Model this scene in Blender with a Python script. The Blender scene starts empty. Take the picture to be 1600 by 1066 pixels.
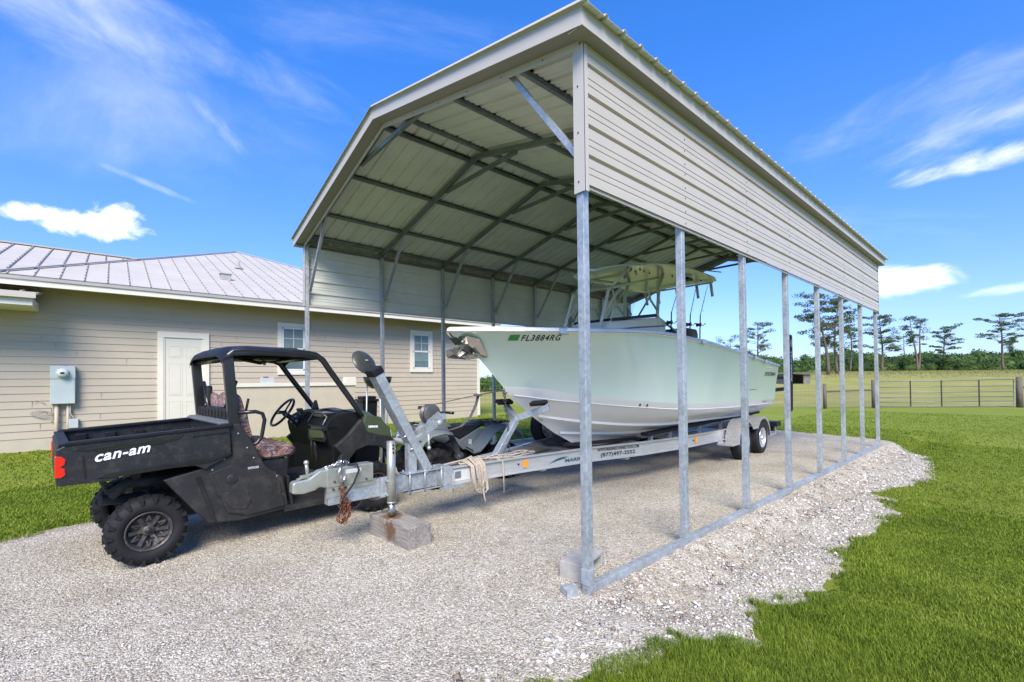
import bpy, bmesh, math, random
import numpy as np
from mathutils import Vector, Matrix
R = math.radians
rnd = random.Random(7)
sc = bpy.context.scene
# ------------------------------------------------------------------ camera
F, PITCH, YAW, ROLL, HCAM, CYP = 704.57, .0146, .8469, -.0114, 1.6, 584.25
fw = Vector((math.cos(YAW)*math.cos(PITCH), math.sin(YAW)*math.cos(PITCH), math.sin(PITCH)))
rt = Vector((math.sin(YAW), -math.cos(YAW), 0)); up = rt.cross(fw)
r2 = rt*math.cos(ROLL)+up*math.sin(ROLL); u2 = -rt*math.sin(ROLL)+up*math.cos(ROLL)
cd = bpy.data.cameras.new('camera'); cam = bpy.data.objects.new('camera', cd)
sc.collection.objects.link(cam); sc.camera = cam
cd.sensor_width = 36; cd.lens = F/1600*36; cd.shift_y = (CYP-533)/1600
cd.clip_start = .05; cd.clip_end = 3000
m = Matrix.Identity(4)
for i, v in enumerate((r2, u2, -fw)):
    for j in range(3): m[j][i] = v[j]
m.translation = (0, 0, HCAM); cam.matrix_world = m
# ------------------------------------------------------------------ light
SUN_EL, SUN_AZ = 44, 230          # azimuth measured counter-clockwise from +X
sv = Vector((math.cos(R(SUN_EL))*math.cos(R(SUN_AZ)), math.cos(R(SUN_EL))*math.sin(R(SUN_AZ)), math.sin(R(SUN_EL))))
sl = bpy.data.lights.new('sun', 'SUN'); sl.energy = 4.0; sl.angle = R(32); sl.color = (1, .90, .75)
so = bpy.data.objects.new('sun', sl); sc.collection.objects.link(so)
so.rotation_euler = (-sv).to_track_quat('-Z', 'Y').to_euler(); so.location = (0, 0, 30)
sc.view_settings.view_transform = 'Standard'; sc.view_settings.look = 'None'
sc.view_settings.exposure = .80; sc.view_settings.gamma = 1
w = bpy.data.worlds.new('World'); sc.world = w; w.use_nodes = True
N = w.node_tree.nodes; L = w.node_tree.links; N.clear()
def wn(t, **k):
    n = N.new(t)
    for a, b in k.items(): setattr(n, a, b)
    return n
def wm(op, a, b=None, c=None):
    n = wn('ShaderNodeMath', operation=op)
    for i, v in enumerate((a, b, c)):
        if v is None: continue
        if isinstance(v, (int, float)): n.inputs[i].default_value = v
        else: L.new(v, n.inputs[i])
    return n.outputs[0]
out = wn('ShaderNodeOutputWorld'); bg = wn('ShaderNodeBackground'); L.new(bg.outputs[0], out.inputs[0])
bg.inputs[1].default_value = .14
sky = wn('ShaderNodeTexSky', sky_type='NISHITA'); sky.sun_disc = False
sky.sun_elevation = R(SUN_EL); sky.sun_rotation = R(90-SUN_AZ); sky.altitude = 0
sky.air_density = 1.0; sky.dust_density = .35; sky.ozone_density = 2.2
hs = wn('ShaderNodeHueSaturation'); hs.inputs['Saturation'].default_value = 1.0; hs.inputs['Value'].default_value = 1.0
L.new(sky.outputs[0], hs.inputs['Color'])
tc = wn('ShaderNodeTexCoord'); DIR = tc.outputs['Generated']
sz = wn('ShaderNodeSeparateXYZ'); L.new(DIR, sz.inputs[0])
tint = wn('ShaderNodeValToRGB'); L.new(sz.outputs[2], tint.inputs[0])      # humid blue air: less white at the horizon
te = tint.color_ramp.elements; te[0].position = 0; te[0].color = (.44, .54, .80, 1); te[1].position = .6; te[1].color = (.27, .76, 1.42, 1)
x = te.new(.12); x.color = (.52, .63, 1.02, 1); x = te.new(.3); x.color = (.44, .69, 1.22, 1)
tm = wn('ShaderNodeMixRGB', blend_type='MULTIPLY'); tm.inputs[0].default_value = 1; L.new(hs.outputs[0], tm.inputs[1]); L.new(tint.outputs[0], tm.inputs[2])
def dot(v):
    n = wn('ShaderNodeVectorMath', operation='DOT_PRODUCT'); L.new(DIR, n.inputs[0]); n.inputs[1].default_value = tuple(v); return n.outputs['Value']
def az_el(px, py):                    # a direction in the sky as azimuth / elevation angles
    d = (fw + r2*(px-800)/F - u2*(py-CYP)/F).normalized(); return d
def noise(vec, scale, detail=6, rough=.6, stretch=(1, 1, 1), off=(0, 0, 0), dist=0):
    mp = wn('ShaderNodeMapping'); mp.inputs['Scale'].default_value = stretch; mp.inputs['Location'].default_value = off
    L.new(vec, mp.inputs[0]); n = wn('ShaderNodeTexNoise'); L.new(mp.outputs[0], n.inputs['Vector'])
    n.inputs['Scale'].default_value = scale; n.inputs['Detail'].default_value = detail; n.inputs['Roughness'].default_value = rough
    n.inputs['Distortion'].default_value = dist
    return n.outputs['Fac']
total = None
# cloud centre direction (unit vector), half width, half height, tilt (deg), density, softness, noise scale, stretch
CL = [((.3467, .8214, .4532), .36, .055, -13, .85, 2.6, 5, 3.5), ((.2, .9, .42), .30, .16, -12, .42, 2.8, 4, 2.5),
      ((.36, .885, .31), .10, .04, -55, .5, 2.6, 7, 3), ((.42, .90, .245), .08, .008, -8, .5, 1.6, 8, 3)]
pts = [  # picture direction, size, ...
    ((225, 45), .28, .050, -5, .95, 2.8, 4.5, 2.2), ((80, 20), .14, .035, -3, .75, 2.6, 6, 2), ((110, 165), .34, .11, -4, .62, 3.4, 3.0, 1.4), ((300, 150), .18, .07, -12, .30, 3.2, 4, 1.8),
    ((345, 198), .05, .014, -42, .3, 1.8, 9, 2.5),
    ((232, 287), .06, .006, -14, .3, 1.8, 9, 3), ((142, 352), .066, .019, 2, .95, .9, 26, 1.2), ((180, 337), .032, .021, 10, .95, .9, 26, 1.2), ((95, 346), .028, .012, 20, .9, 1.0, 26, 1.2), ((40, 331), .034, .012, 12, .9, 1.1, 26, 1.3),
    ((1490, 150), .18, .045, 7, .45, 2.8, 6, 2.5), ((1590, 165), .13, .020, 4, .5, 2.2, 8, 3), ((1530, 205), .13, .024, 6, .45, 2.4, 8, 3), ((1570, 238), .11, .018, 3, .9, 1.8, 10, 3),
    ((1400, 440), .07, .026, -6, 1.1, 1.2, 9, 3), ((1555, 455), .05, .008, 5, .8, 1.6, 9, 4), ((1180, 340), .30, .03, -14, .22, 2.4, 5, 5),
    ((640, 60), .30, .05, 0, .16, 2.6, 5, 4), ((790, 650-10), .05, .02, 0, 0, 1, 5, 1)]
for (px, py), a, b, tilt, dens, soft, nsc, st in pts:
    c = az_el(px, py); e1 = c.cross(Vector((0, 0, 1))).normalized(); e2 = e1.cross(c).normalized()
    t = R(tilt); f1 = e1*math.cos(t)+e2*math.sin(t); f2 = -e1*math.sin(t)+e2*math.cos(t)
    u = wm('DIVIDE', dot(f1), a); v = wm('DIVIDE', dot(f2), b)
    rr = wm('ADD', wm('MULTIPLY', u, u), wm('MULTIPLY', v, v))
    # local coordinates of the cloud for its own noise
    cb = wn('ShaderNodeCombineXYZ'); L.new(wm('MULTIPLY', dot(f1), 1.0), cb.inputs[0]); L.new(wm('MULTIPLY', dot(f2), st), cb.inputs[1]); cb.inputs[2].default_value = px*.013
    nz = noise(cb.outputs[0], nsc, 8, .62, dist=.35)
    val = wm('SUBTRACT', 1.0, wm('MULTIPLY', rr, .62))
    val = wm('ADD', val, wm('MULTIPLY', wm('SUBTRACT', nz, .5), 3.2 if soft > 1.4 else 2.6))
    front = wm('GREATER_THAN', dot(c), .5)
    mr = wn('ShaderNodeMapRange', interpolation_type='SMOOTHSTEP'); L.new(val, mr.inputs[0])
    mr.inputs[1].default_value = .12; mr.inputs[2].default_value = .12+soft; mr.inputs[3].default_value = 0; mr.inputs[4].default_value = dens
    o = wm('MULTIPLY', mr.outputs[0], front)
    o = wm('MINIMUM', o, 1.0)
    total = o if total is None else wm('SUBTRACT', wm('ADD', total, o), wm('MULTIPLY', total, o))
total = wm('MINIMUM', wm('MAXIMUM', total, 0.0), .97)
mx = wn('ShaderNodeMixRGB'); L.new(total, mx.inputs[0]); L.new(tm.outputs[0], mx.inputs[1]); mx.inputs[2].default_value = (6.2, 6.3, 6.7, 1)
L.new(mx.outputs[0], bg.inputs[0])
# ------------------------------------------------------------------ materials
def node_mat(name):
    m = bpy.data.materials.new(name); m.use_nodes = True
    return m, m.node_tree.nodes, m.node_tree.links, m.node_tree.nodes['Principled BSDF']
def M_(name, col, rough=.5, metal=0, var=.12, vscale=6, bump=0, bscale=40, spec=.5, coat=0, dirt=None, dscale=3, dthr=.55, streak=None):
    m, n, l, p = node_mat(name)
    p.inputs['Roughness'].default_value = rough; p.inputs['Metallic'].default_value = metal
    p.inputs['Specular IOR Level'].default_value = spec; p.inputs['Coat Weight'].default_value = coat; p.inputs['Coat Roughness'].default_value = .08
    tcn = n.new('ShaderNodeTexCoord'); vec = tcn.outputs['Object']
    if streak:
        mp = n.new('ShaderNodeMapping'); mp.inputs['Scale'].default_value = streak; l.new(vec, mp.inputs[0]); vec = mp.outputs[0]
    nz = n.new('ShaderNodeTexNoise'); nz.inputs['Scale'].default_value = vscale; nz.inputs['Detail'].default_value = 6; l.new(vec, nz.inputs['Vector'])
    cr = n.new('ShaderNodeValToRGB'); l.new(nz.outputs['Fac'], cr.inputs[0])
    cr.color_ramp.elements[0].position = .3; cr.color_ramp.elements[1].position = .7
    cr.color_ramp.elements[0].color = tuple(c*(1-var) for c in col)+(1,); cr.color_ramp.elements[1].color = tuple(min(1, c*(1+var)) for c in col)+(1,)
    colout = cr.outputs[0]
    if dirt:
        n2 = n.new('ShaderNodeTexNoise'); n2.inputs['Scale'].default_value = dscale; n2.inputs['Detail'].default_value = 9; n2.inputs['Roughness'].default_value = .7
        l.new(tcn.outputs['Object'], n2.inputs['Vector'])
        mr = n.new('ShaderNodeMapRange'); l.new(n2.outputs['Fac'], mr.inputs[0]); mr.inputs[1].default_value = dthr; mr.inputs[2].default_value = dthr+.14
        mxx = n.new('ShaderNodeMixRGB'); l.new(mr.outputs[0], mxx.inputs[0]); l.new(colout, mxx.inputs[1]); mxx.inputs[2].default_value = tuple(dirt)+(1,)
        colout = mxx.outputs[0]
    l.new(colout, p.inputs['Base Color'])
    mr = n.new('ShaderNodeMapRange'); l.new(nz.outputs['Fac'], mr.inputs[0]); mr.inputs[3].default_value = max(.02, rough-.08); mr.inputs[4].default_value = min(1, rough+.08)
    l.new(mr.outputs[0], p.inputs['Roughness'])
    if bump:
        b = n.new('ShaderNodeBump'); b.inputs['Strength'].default_value = bump; b.inputs['Distance'].default_value = .01
        n3 = n.new('ShaderNodeTexNoise'); n3.inputs['Scale'].default_value = bscale; n3.inputs['Detail'].default_value = 5; l.new(tcn.outputs['Object'], n3.inputs['Vector'])
        l.new(n3.outputs['Fac'], b.inputs['Height']); l.new(b.outputs[0], p.inputs['Normal'])
    return m
def galv(name, col=(.41, .44, .455)):
    m, n, l, p = node_mat(name); p.inputs['Metallic'].default_value = .55
    tcn = n.new('ShaderNodeTexCoord'); v = n.new('ShaderNodeTexVoronoi'); v.inputs['Scale'].default_value = 38; l.new(tcn.outputs['Object'], v.inputs['Vector'])
    nz = n.new('ShaderNodeTexNoise'); nz.inputs['Scale'].default_value = 3.5; nz.inputs['Detail'].default_value = 8; l.new(tcn.outputs['Object'], nz.inputs['Vector'])
    bw = n.new('ShaderNodeSeparateColor'); l.new(v.outputs['Color'], bw.inputs[0])
    ad = n.new('ShaderNodeMath'); ad.operation = 'MULTIPLY_ADD'; l.new(bw.outputs[0], ad.inputs[0]); ad.inputs[1].default_value = .35; l.new(nz.outputs['Fac'], ad.inputs[2])
    cr = n.new('ShaderNodeValToRGB'); l.new(ad.outputs[0], cr.inputs[0]); cr.color_ramp.elements[0].position = .35; cr.color_ramp.elements[1].position = 1.0
    cr.color_ramp.elements[0].color = tuple(c*.72 for c in col)+(1,); cr.color_ramp.elements[1].color = tuple(min(1, c*1.25) for c in col)+(1,)
    l.new(cr.outputs[0], p.inputs['Base Color'])
    mr = n.new('ShaderNodeMapRange'); l.new(ad.outputs[0], mr.inputs[0]); mr.inputs[3].default_value = .36; mr.inputs[4].default_value = .6; l.new(mr.outputs[0], p.inputs['Roughness'])
    return m
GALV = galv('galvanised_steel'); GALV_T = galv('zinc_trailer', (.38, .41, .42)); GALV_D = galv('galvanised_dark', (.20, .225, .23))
BEIGE = M_('beige_painted_metal', (.47, .425, .36), .42, 0, .04, 2, spec=.5)
BEIGE_TRIM = M_('beige_trim', (.47, .435, .39), .4, 0, .03, 2)
TRIM_SHADE = M_('trim_painted_shade', (.25, .235, .21), .5, 0, .04, 2)  # same trim seen from below, its soffit shade painted in as a darker colour
SHEET_IN = M_('sheet_back', (.62, .63, .58), .5, 0, .07, 2)
ALU = M_('aluminium', (.52, .52, .51), .33, .5, .07, 4, streak=(1, 1, 12))
ALU_W = M_('brushed_aluminium', (.72, .72, .72), .28, .8, .05, 20)
TREAD = M_('tread_plate', (.44, .43, .41), .38, .45, .25, 55, bump=.7, bscale=60)
BLACKP = M_('black_plastic', (.010, .0105, .012), .48, 0, .3, 5, bump=.12, bscale=250, spec=.28)
BLACKM = M_('black_muddy', (.011, .011, .012), .5, 0, .3, 5, bump=.25, bscale=60, dirt=(.035, .031, .026), dscale=11, dthr=.50)
BLACKTUBE = M_('black_tube', (.012, .013, .015), .32, 0, .2, 5, coat=.2)
BLACKMUD = M_('mud_splashed_black', (.013, .013, .013), .6, 0, .3, 5, bump=.35, bscale=70, dirt=(.032, .029, .025), dscale=6, dthr=.48)
DARK = M_('dark_underbody', (.018, .017, .015), .8, 0, .3, 8, dirt=(.06, .05, .04), dscale=8, dthr=.5)
RUB = M_('rubber', (.012, .0125, .0135), .72, 0, .25, 9, bump=.2, bscale=90, spec=.3)
RUBT = M_('trailer_rubber', (.02, .02, .021), .75, 0, .2, 9, spec=.3)
RIMD = M_('muddy_rim', (.06, .055, .05), .5, .35, .35, 12, dirt=(.13, .115, .095), dscale=14, dthr=.5)
WHITEP = M_('white_paint', (.68, .68, .66), .35, 0, .03, 3)
CREAM = M_('cream_trim', (.66, .62, .52), .5, 0, .03, 3)
SIDING = M_('tan_siding', (.43, .37, .285), .62, 0, .035, 1.2, bump=.08, bscale=80)
STUCCO = M_('tan_stucco', (.47, .41, .31), .8, 0, .05, 4, bump=.5, bscale=90)
FOUND = M_('stucco_base', (.45, .40, .31), .8, 0, .06, 4, bump=.4, bscale=60)
SOFFIT = M_('soffit', (.45, .42, .36), .6, 0, .03, 3)
DOORM = M_('door_paint', (.60, .57, .48), .45, 0, .02, 3)
ROOFM = M_('house_metal_roof', (.485, .44, .37), .5, .05, .05, 1.3)
ROOFS = M_('roof_seam', (.36, .34, .31), .5, .05, .05, 3)
GLASS = M_('window_glass', (.085, .13, .135), .06, 0, .3, 2.5, spec=.8)
BLIND = M_('window_blind', (.20, .27, .26), .5, 0, .12, 6)
METER = M_('meter_grey', (.42, .47, .46), .45, 0, .05, 4)
MINT = M_('mint_gelcoat', (.62, .735, .64), .16, 0, .015, 1, coat=.6)
HWHITE = M_('white_gelcoat', (.74, .73, .69), .2, 0, .025, 1.5, coat=.5, dirt=(.52, .50, .44), dscale=2, dthr=.62)
CAPW = M_('boat_deck_white', (.78, .78, .77), .22, 0, .02, 2, coat=.4)
MINTU = M_('mint_underside', (.58, .68, .57), .3, 0, .05, 2, coat=.3)
PIPE = M_('powder_coat_frame', (.60, .64, .60), .3, .1, .03, 4)
SMOKE = M_('smoked_screen', (.015, .016, .018), .12, 0, .2, 3)
BROWN = M_('brown_vinyl', (.085, .07, .05), .55, 0, .1, 6)
STAIN = M_('stainless', (.55, .53, .50), .24, 1, .04, 6)
BLACKG = M_('gloss_black', (.012, .012, .013), .22, 0, .2, 5, coat=.3)
GREENP = M_('army_green_plastic', (.052, .068, .036), .38, 0, .12, 4, dirt=(.075, .07, .05), dscale=6, dthr=.6)
ATVP = M_('atv_grey_plastic', (.15, .175, .185), .35, 0, .12, 5, dirt=(.20, .19, .17), dscale=6, dthr=.62)
ATVB = M_('seat_vinyl', (.012, .012, .013), .5, 0, .2, 5)
ZINC = M_('zinc_plated', (.42, .43, .375), .34, .6, .2, 7, dirt=(.26, .26, .21), dscale=7, dthr=.58)
RUST = M_('rusty_chain', (.16, .055, .025), .85, .2, .4, 20, dirt=(.05, .03, .02), dscale=25)
WOOD = M_('grey_timber', (.26, .235, .205), .85, 0, .22, 9, bump=.5, bscale=30, streak=(1, .25, 1))
POSTW = M_('fence_wood', (.12, .105, .08), .9, 0, .3, 12, bump=.5, bscale=20, streak=(3, 3, .4))
CONC = M_('concrete_block', (.36, .34, .30), .9, 0, .12, 14, bump=.6, bscale=90)
ROPEM = M_('rope', (.40, .35, .28), .85, 0, .25, 60, bump=.6, bscale=200)
RED = M_('red_lens', (.62, .015, .012), .15, 0, .1, 6, coat=.6)
AMBER = M_('amber_reflector', (.85, .32, .02), .2, 0, .08, 6)
TEXTW = M_('white_lettering', (.82, .82, .82), .4, 0, .01, 3)
TEXTB = M_('black_lettering', (.015, .015, .017), .35, 0, .01, 3)
TEXTN = M_('navy_lettering', (.03, .09, .14), .4, 0, .01, 3)
STICK = M_('green_sticker', (.02, .28, .05), .35, 0, .1, 20)
STRAPM = M_('winch_strap', (.085, .08, .075), .8, 0, .15, 30)
BLACKC = M_('black_cover', (.008, .008, .009), .75, 0, .2, 6, bump=.2, bscale=60)
BARK = M_('bark', (.13, .10, .08), .9, 0, .3, 3, bump=.5, bscale=8)
REELR = M_('red_reel', (.28, .02, .02), .25, .5, .1, 6)
YEL = M_('yellow_rag', (.5, .36, .06), .8, 0, .1, 6)
LABELM = M_('white_label', (.5, .5, .49), .5, 0, .06, 30)
def bandy(name, cols, scale, rough=.8, kind='noise'):
    m, n, l, p = node_mat(name); p.inputs['Roughness'].default_value = rough
    tcn = n.new('ShaderNodeTexCoord'); nz = n.new('ShaderNodeTexNoise'); nz.inputs['Scale'].default_value = scale; nz.inputs['Detail'].default_value = 4; nz.inputs['Distortion'].default_value = 1.5
    mp = n.new('ShaderNodeMapping'); mp.inputs['Scale'].default_value = (1, 3.2, 2); mp.inputs['Rotation'].default_value = (0, .4, .7); l.new(tcn.outputs['Object'], mp.inputs[0]); l.new(mp.outputs[0], nz.inputs['Vector'])
    cr = n.new('ShaderNodeValToRGB'); cr.color_ramp.interpolation = 'LINEAR'; l.new(nz.outputs['Fac'], cr.inputs[0])
    e = cr.color_ramp.elements
    for i, c in enumerate(cols):
        q = .34+.34*i/(len(cols)-1)
        if i < 2: e[i].position = q; e[i].color = c+(1,)
        else: x = e.new(q); x.color = c+(1,)
    l.new(cr.outputs[0], p.inputs['Base Color'])
    b = n.new('ShaderNodeBump'); b.inputs['Strength'].default_value = .5; b.inputs['Distance'].default_value = .02; l.new(nz.outputs['Fac'], b.inputs['Height']); l.new(b.outputs[0], p.inputs['Normal'])
    return m
CAMO = bandy('camo_cloth', [(.05, .02, .025), (.20, .11, .11), (.05, .035, .04), (.36, .27, .24), (.12, .05, .06), (.30, .10, .04)], 9)
def leafmat(name, c1, c2, scale=.6, c3=None):
    m, n, l, p = node_mat(name); p.inputs['Roughness'].default_value = .7; p.inputs['Specular IOR Level'].default_value = .2
    g = n.new('ShaderNodeNewGeometry'); nz = n.new('ShaderNodeTexNoise'); nz.inputs['Scale'].default_value = scale; nz.inputs['Detail'].default_value = 4
    tcn = n.new('ShaderNodeTexCoord'); l.new(tcn.outputs['Object'], nz.inputs['Vector'])
    ad = n.new('ShaderNodeMath'); ad.operation = 'MULTIPLY_ADD'; l.new(g.outputs['Random Per Island'], ad.inputs[0]); ad.inputs[1].default_value = .5
    sb = n.new('ShaderNodeMath'); sb.operation = 'MULTIPLY'; l.new(nz.outputs['Fac'], sb.inputs[0]); sb.inputs[1].default_value = .6; l.new(sb.outputs[0], ad.inputs[2])
    cr = n.new('ShaderNodeValToRGB'); l.new(ad.outputs[0], cr.inputs[0]); cr.color_ramp.elements[0].position = .2; cr.color_ramp.elements[1].position = .85
    cr.color_ramp.elements[0].color = c1+(1,); cr.color_ramp.elements[1].color = c2+(1,)
    if c3: x = cr.color_ramp.elements.new(.90); x.color = c3+(1,)
    l.new(cr.outputs[0], p.inputs['Base Color'])
    tr = n.new('ShaderNodeBsdfTranslucent'); l.new(cr.outputs[0], tr.inputs[0]); mxs = n.new('ShaderNodeMixShader'); mxs.inputs[0].default_value = .3
    l.new(p.outputs[0], mxs.inputs[1]); l.new(tr.outputs[0], mxs.inputs[2]); l.new(mxs.outputs[0], n['Material Output'].inputs[0])
    return m
PINE = leafmat('pine_foliage', (.045, .075, .03), (.13, .17, .065)); WOODS = leafmat('woods_foliage', (.025, .06, .016), (.12, .19, .05), .12)
GRASSB = leafmat('grass_blade', (.028, .070, .006), (.27, .36, .035), 1.6, (.45, .41, .16))
# ------------------------------------------------------------------ helpers
class MB:
    def __init__(s): s.v = []; s.f = []; s.m = []; s.sm = []
    def add(s, vs, fs, mi=0, smooth=False):
        o = len(s.v); s.v += [tuple(p) for p in vs]
        for f in fs: s.f.append(tuple(i+o for i in f)); s.m.append(mi); s.sm.append(smooth)
        return s
    def box(s, x0, x1, y0, y1, z0, z1, mi=0, mat=None):
        vs = [Vector((x, y, z)) for z in (z0, z1) for y in (y0, y1) for x in (x0, x1)]
        if mat is not None: vs = [mat @ v for v in vs]
        return s.add(vs, [(0, 2, 3, 1), (4, 5, 7, 6), (0, 1, 5, 4), (2, 6, 7, 3), (0, 4, 6, 2), (1, 3, 7, 5)], mi)
    def cbox(s, x0, x1, y0, y1, z0, z1, c=.01, mi=0, mat=None):   # box with chamfered edges
        b = bmesh.new(); bmesh.ops.create_cube(b, size=1)
        for v in b.verts: v.co = Vector(((x0+x1)/2+v.co.x*(x1-x0), (y0+y1)/2+v.co.y*(y1-y0), (z0+z1)/2+v.co.z*(z1-z0)))
        bmesh.ops.bevel(b, geom=b.edges[:], offset=c, segments=2, profile=.6, affect='EDGES')
        vs = [v.co.copy() for v in b.verts]
        if mat is not None: vs = [mat @ v for v in vs]
        for i, v in enumerate(b.verts): v.index = i
        s.add(vs, [tuple(v.index for v in f.verts) for f in b.faces], mi); b.free(); return s
    def bar(s, p0, p1, wdt, h, mi=0, upv=(0, 0, 1), ext=0):        # rectangular bar between two points
        p0 = Vector(p0); p1 = Vector(p1); d = (p1-p0).normalized(); p0 = p0-d*ext; p1 = p1+d*ext
        a = d.cross(Vector(upv)); a = a.normalized() if a.length > 1e-4 else Vector((1, 0, 0)); b = a.cross(d)
        vs = [p+a*sx*wdt/2+b*sy*h/2 for p in (p0, p1) for sx, sy in ((-1, -1), (1, -1), (1, 1), (-1, 1))]
        return s.add(vs, [(0, 1, 2, 3), (7, 6, 5, 4), (0, 4, 5, 1), (1, 5, 6, 2), (2, 6, 7, 3), (3, 7, 4, 0)], mi)
    def tube(s, pts, r, n=10, mi=0, cap=True, smooth=True):
        pts = [Vector(p) for p in pts]; k = len(pts); rs = r if isinstance(r, (list, tuple)) else [r]*k
        o = len(s.v); prev = None; vs = []
        for i, p in enumerate(pts):
            d = (pts[min(i+1, k-1)]-pts[max(i-1, 0)]).normalized()
            if prev is None: a = d.orthogonal().normalized()
            else:
                a = prev-d*prev.dot(d); a = a.normalized() if a.length > 1e-5 else d.orthogonal().normalized()
            prev = a; b = d.cross(a)
            for j in range(n):
                t = 2*math.pi*j/n; vs.append(p+(a*math.cos(t)+b*math.sin(t))*rs[i])
        fs = [(i*n+j, i*n+(j+1) % n, (i+1)*n+(j+1) % n, (i+1)*n+j) for i in range(k-1) for j in range(n)]
        s.add(vs, fs, mi, smooth)
        if cap:
            s.f.append(tuple(o+j for j in range(n-1, -1, -1))); s.m.append(mi); s.sm.append(False)
            s.f.append(tuple(o+(k-1)*n+j for j in range(n))); s.m.append(mi); s.sm.append(False)
        return s
    def prism(s, poly, y0, y1, mi=0, axis='y'):                     # 2D outline (a,b) extruded along an axis
        def P(a, b, c): return {'y': (a, c, b), 'x': (c, a, b), 'z': (a, b, c)}[axis]
        n = len(poly); vs = [P(a, b, y0) for a, b in poly]+[P(a, b, y1) for a, b in poly]
        fs = [tuple(range(n)), tuple(range(2*n-1, n-1, -1))]+[(i, i+n, (i+1) % n+n, (i+1) % n) for i in range(n)]
        return s.add(vs, fs, mi)
    def lathe(s, prof, c, axis='y', n=36, mi=0, smooth=True, sq=1):
        c = Vector(c); vs = []
        for r, h in prof:
            for j in range(n):
                t = 2*math.pi*j/n; a, b = r*math.cos(t), r*math.sin(t)*sq
                vs.append(c+Vector({'y': (a, h, b), 'x': (h, a, b), 'z': (a, b, h)}[axis]))
        k = len(prof)
        return s.add(vs, [(i*n+j, i*n+(j+1) % n, (i+1)*n+(j+1) % n, (i+1)*n+j) for i in range(k-1) for j in range(n)], mi, smooth)
    def ball(s, c, r, mi=0, seg=12):
        b = bmesh.new(); bmesh.ops.create_uvsphere(b, u_segments=seg, v_segments=max(6, seg//2+2), radius=1)
        rr = r if isinstance(r, (tuple, list)) else (r, r, r)
        for i, v in enumerate(b.verts): v.index = i
        s.add([Vector(c)+Vector((v.co.x*rr[0], v.co.y*rr[1], v.co.z*rr[2])) for v in b.verts], [tuple(v.index for v in f.verts) for f in b.faces], mi, True); b.free(); return s
    def grid(s, rows, mi=0, smooth=True, closed=False):             # rows of points -> quads
        n = len(rows[0]); vs = [p for r_ in rows for p in r_]
        fs = []
        for i in range(len(rows)-1):
            for j in range(n if closed else n-1):
                fs.append((i*n+j, i*n+(j+1) % n, (i+1)*n+(j+1) % n, (i+1)*n+j))
        return s.add(vs, fs, mi, smooth)
    def build(s, name, mats, parent=None, bevel=0, loc=None, recalc=True, smooth_all=False):
        me = bpy.data.meshes.new(name); me.from_pydata(s.v, [], s.f)
        mats = mats if isinstance(mats, (list, tuple)) else [mats]
        for q in mats: me.materials.append(q)
        me.polygons.foreach_set('material_index', s.m); me.polygons.foreach_set('use_smooth', [True]*len(s.sm) if smooth_all else s.sm)
        if recalc:
            b = bmesh.new(); b.from_mesh(me); bmesh.ops.recalc_face_normals(b, faces=b.faces); b.to_mesh(me); b.free()
        me.update()
        o = bpy.data.objects.new(name, me); sc.collection.objects.link(o)
        if parent is not None: o.parent = parent
        if loc is not None: o.location = loc
        if bevel:
            md = o.modifiers.new('bevel', 'BEVEL'); md.width = bevel; md.segments = 2; md.limit_method = 'ANGLE'; md.angle_limit = R(40)
        return o
def tag(o, label=None, cat=None, group=None, kind=None):
    for k, v in (('label', label), ('category', cat), ('group', group), ('kind', kind)):
        if v: o[k] = v
    return o
def thing(name, label, cat, loc=(0, 0, 0), rz=0, group=None):
    o = bpy.data.objects.new(name, None); sc.collection.objects.link(o); o.location = loc; o.rotation_euler = (0, 0, rz); o.empty_display_size = .2
    return tag(o, label, cat, group)
def text_mesh(s, size, shear=0, off=0, spacing=1.0):
    cu = bpy.data.curves.new('t', 'FONT'); cu.body = s; cu.size = size; cu.shear = shear; cu.offset = off; cu.space_character = spacing; cu.resolution_u = 3
    o = bpy.data.objects.new('t', cu); sc.collection.objects.link(o); bpy.context.view_layer.update()
    me = bpy.data.meshes.new_from_object(o.evaluated_get(bpy.context.evaluated_depsgraph_get()))
    vs = [v.co.copy() for v in me.vertices]; fs = [tuple(p.vertices) for p in me.polygons]
    bpy.data.objects.remove(o); bpy.data.curves.remove(cu); bpy.data.meshes.remove(me)
    return vs, fs
def text(name, s, size, fn, mat, parent, width=None, shear=0, off=0, spacing=1.0, xs=1.0):
    vs, fs = text_mesh(s, size, shear, off, spacing)
    w0 = max(v.x for v in vs)-min(v.x for v in vs); x0 = min(v.x for v in vs); k = (width/w0) if width else xs
    mb = MB(); mb.add([fn((v.x-x0)*k, v.y) for v in vs], fs); return mb.build(name, mat, parent, recalc=False)
# ------------------------------------------------------------------ terrain
X0, Y0, WID, SP = 2.6233, 2.1442, 6.5416, 1.4643
Y1 = Y0+WID; XL = X0+.065+7*SP; YC = (Y0+Y1)/2
GR = [(-6, 3.2), (-1, 2.6), (1.2, 2.1), (1.75, 1.72), (2.05, 1.62), (2.25, 1.46), (2.7, 1.5), (3.12, 1.22), (3.6, 1.44), (4.05, 1.2), (4.9, 1.18), (5.5, 1.28), (7.3, 1.14), (8.2, 1.32), (8.35, 1.62), (9.0, 1.4), (10.3, 1.08),
      (12.9, 1.38), (14.4, 2.4), (15.0, 4.5), (15.0, 7.2), (13.5, 8.6), (9, 8.8), (6, 8.3), (3.5, 8.0), (1, 7.55), (-1, 6.95), (-6, 5.4)]
GRA = np.array(GR)
def in_pad(X, Y):
    ins = np.zeros(X.shape, bool); n = len(GRA)
    for i in range(n):
        x1, y1 = GRA[i]; x2, y2 = GRA[(i+1) % n]
        c = ((y1 > Y) != (y2 > Y)); xi = (x2-x1)*(Y-y1)/((y2-y1) if y2 != y1 else 1e-9)+x1
        ins ^= c & (X < xi)
    return ins
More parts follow.
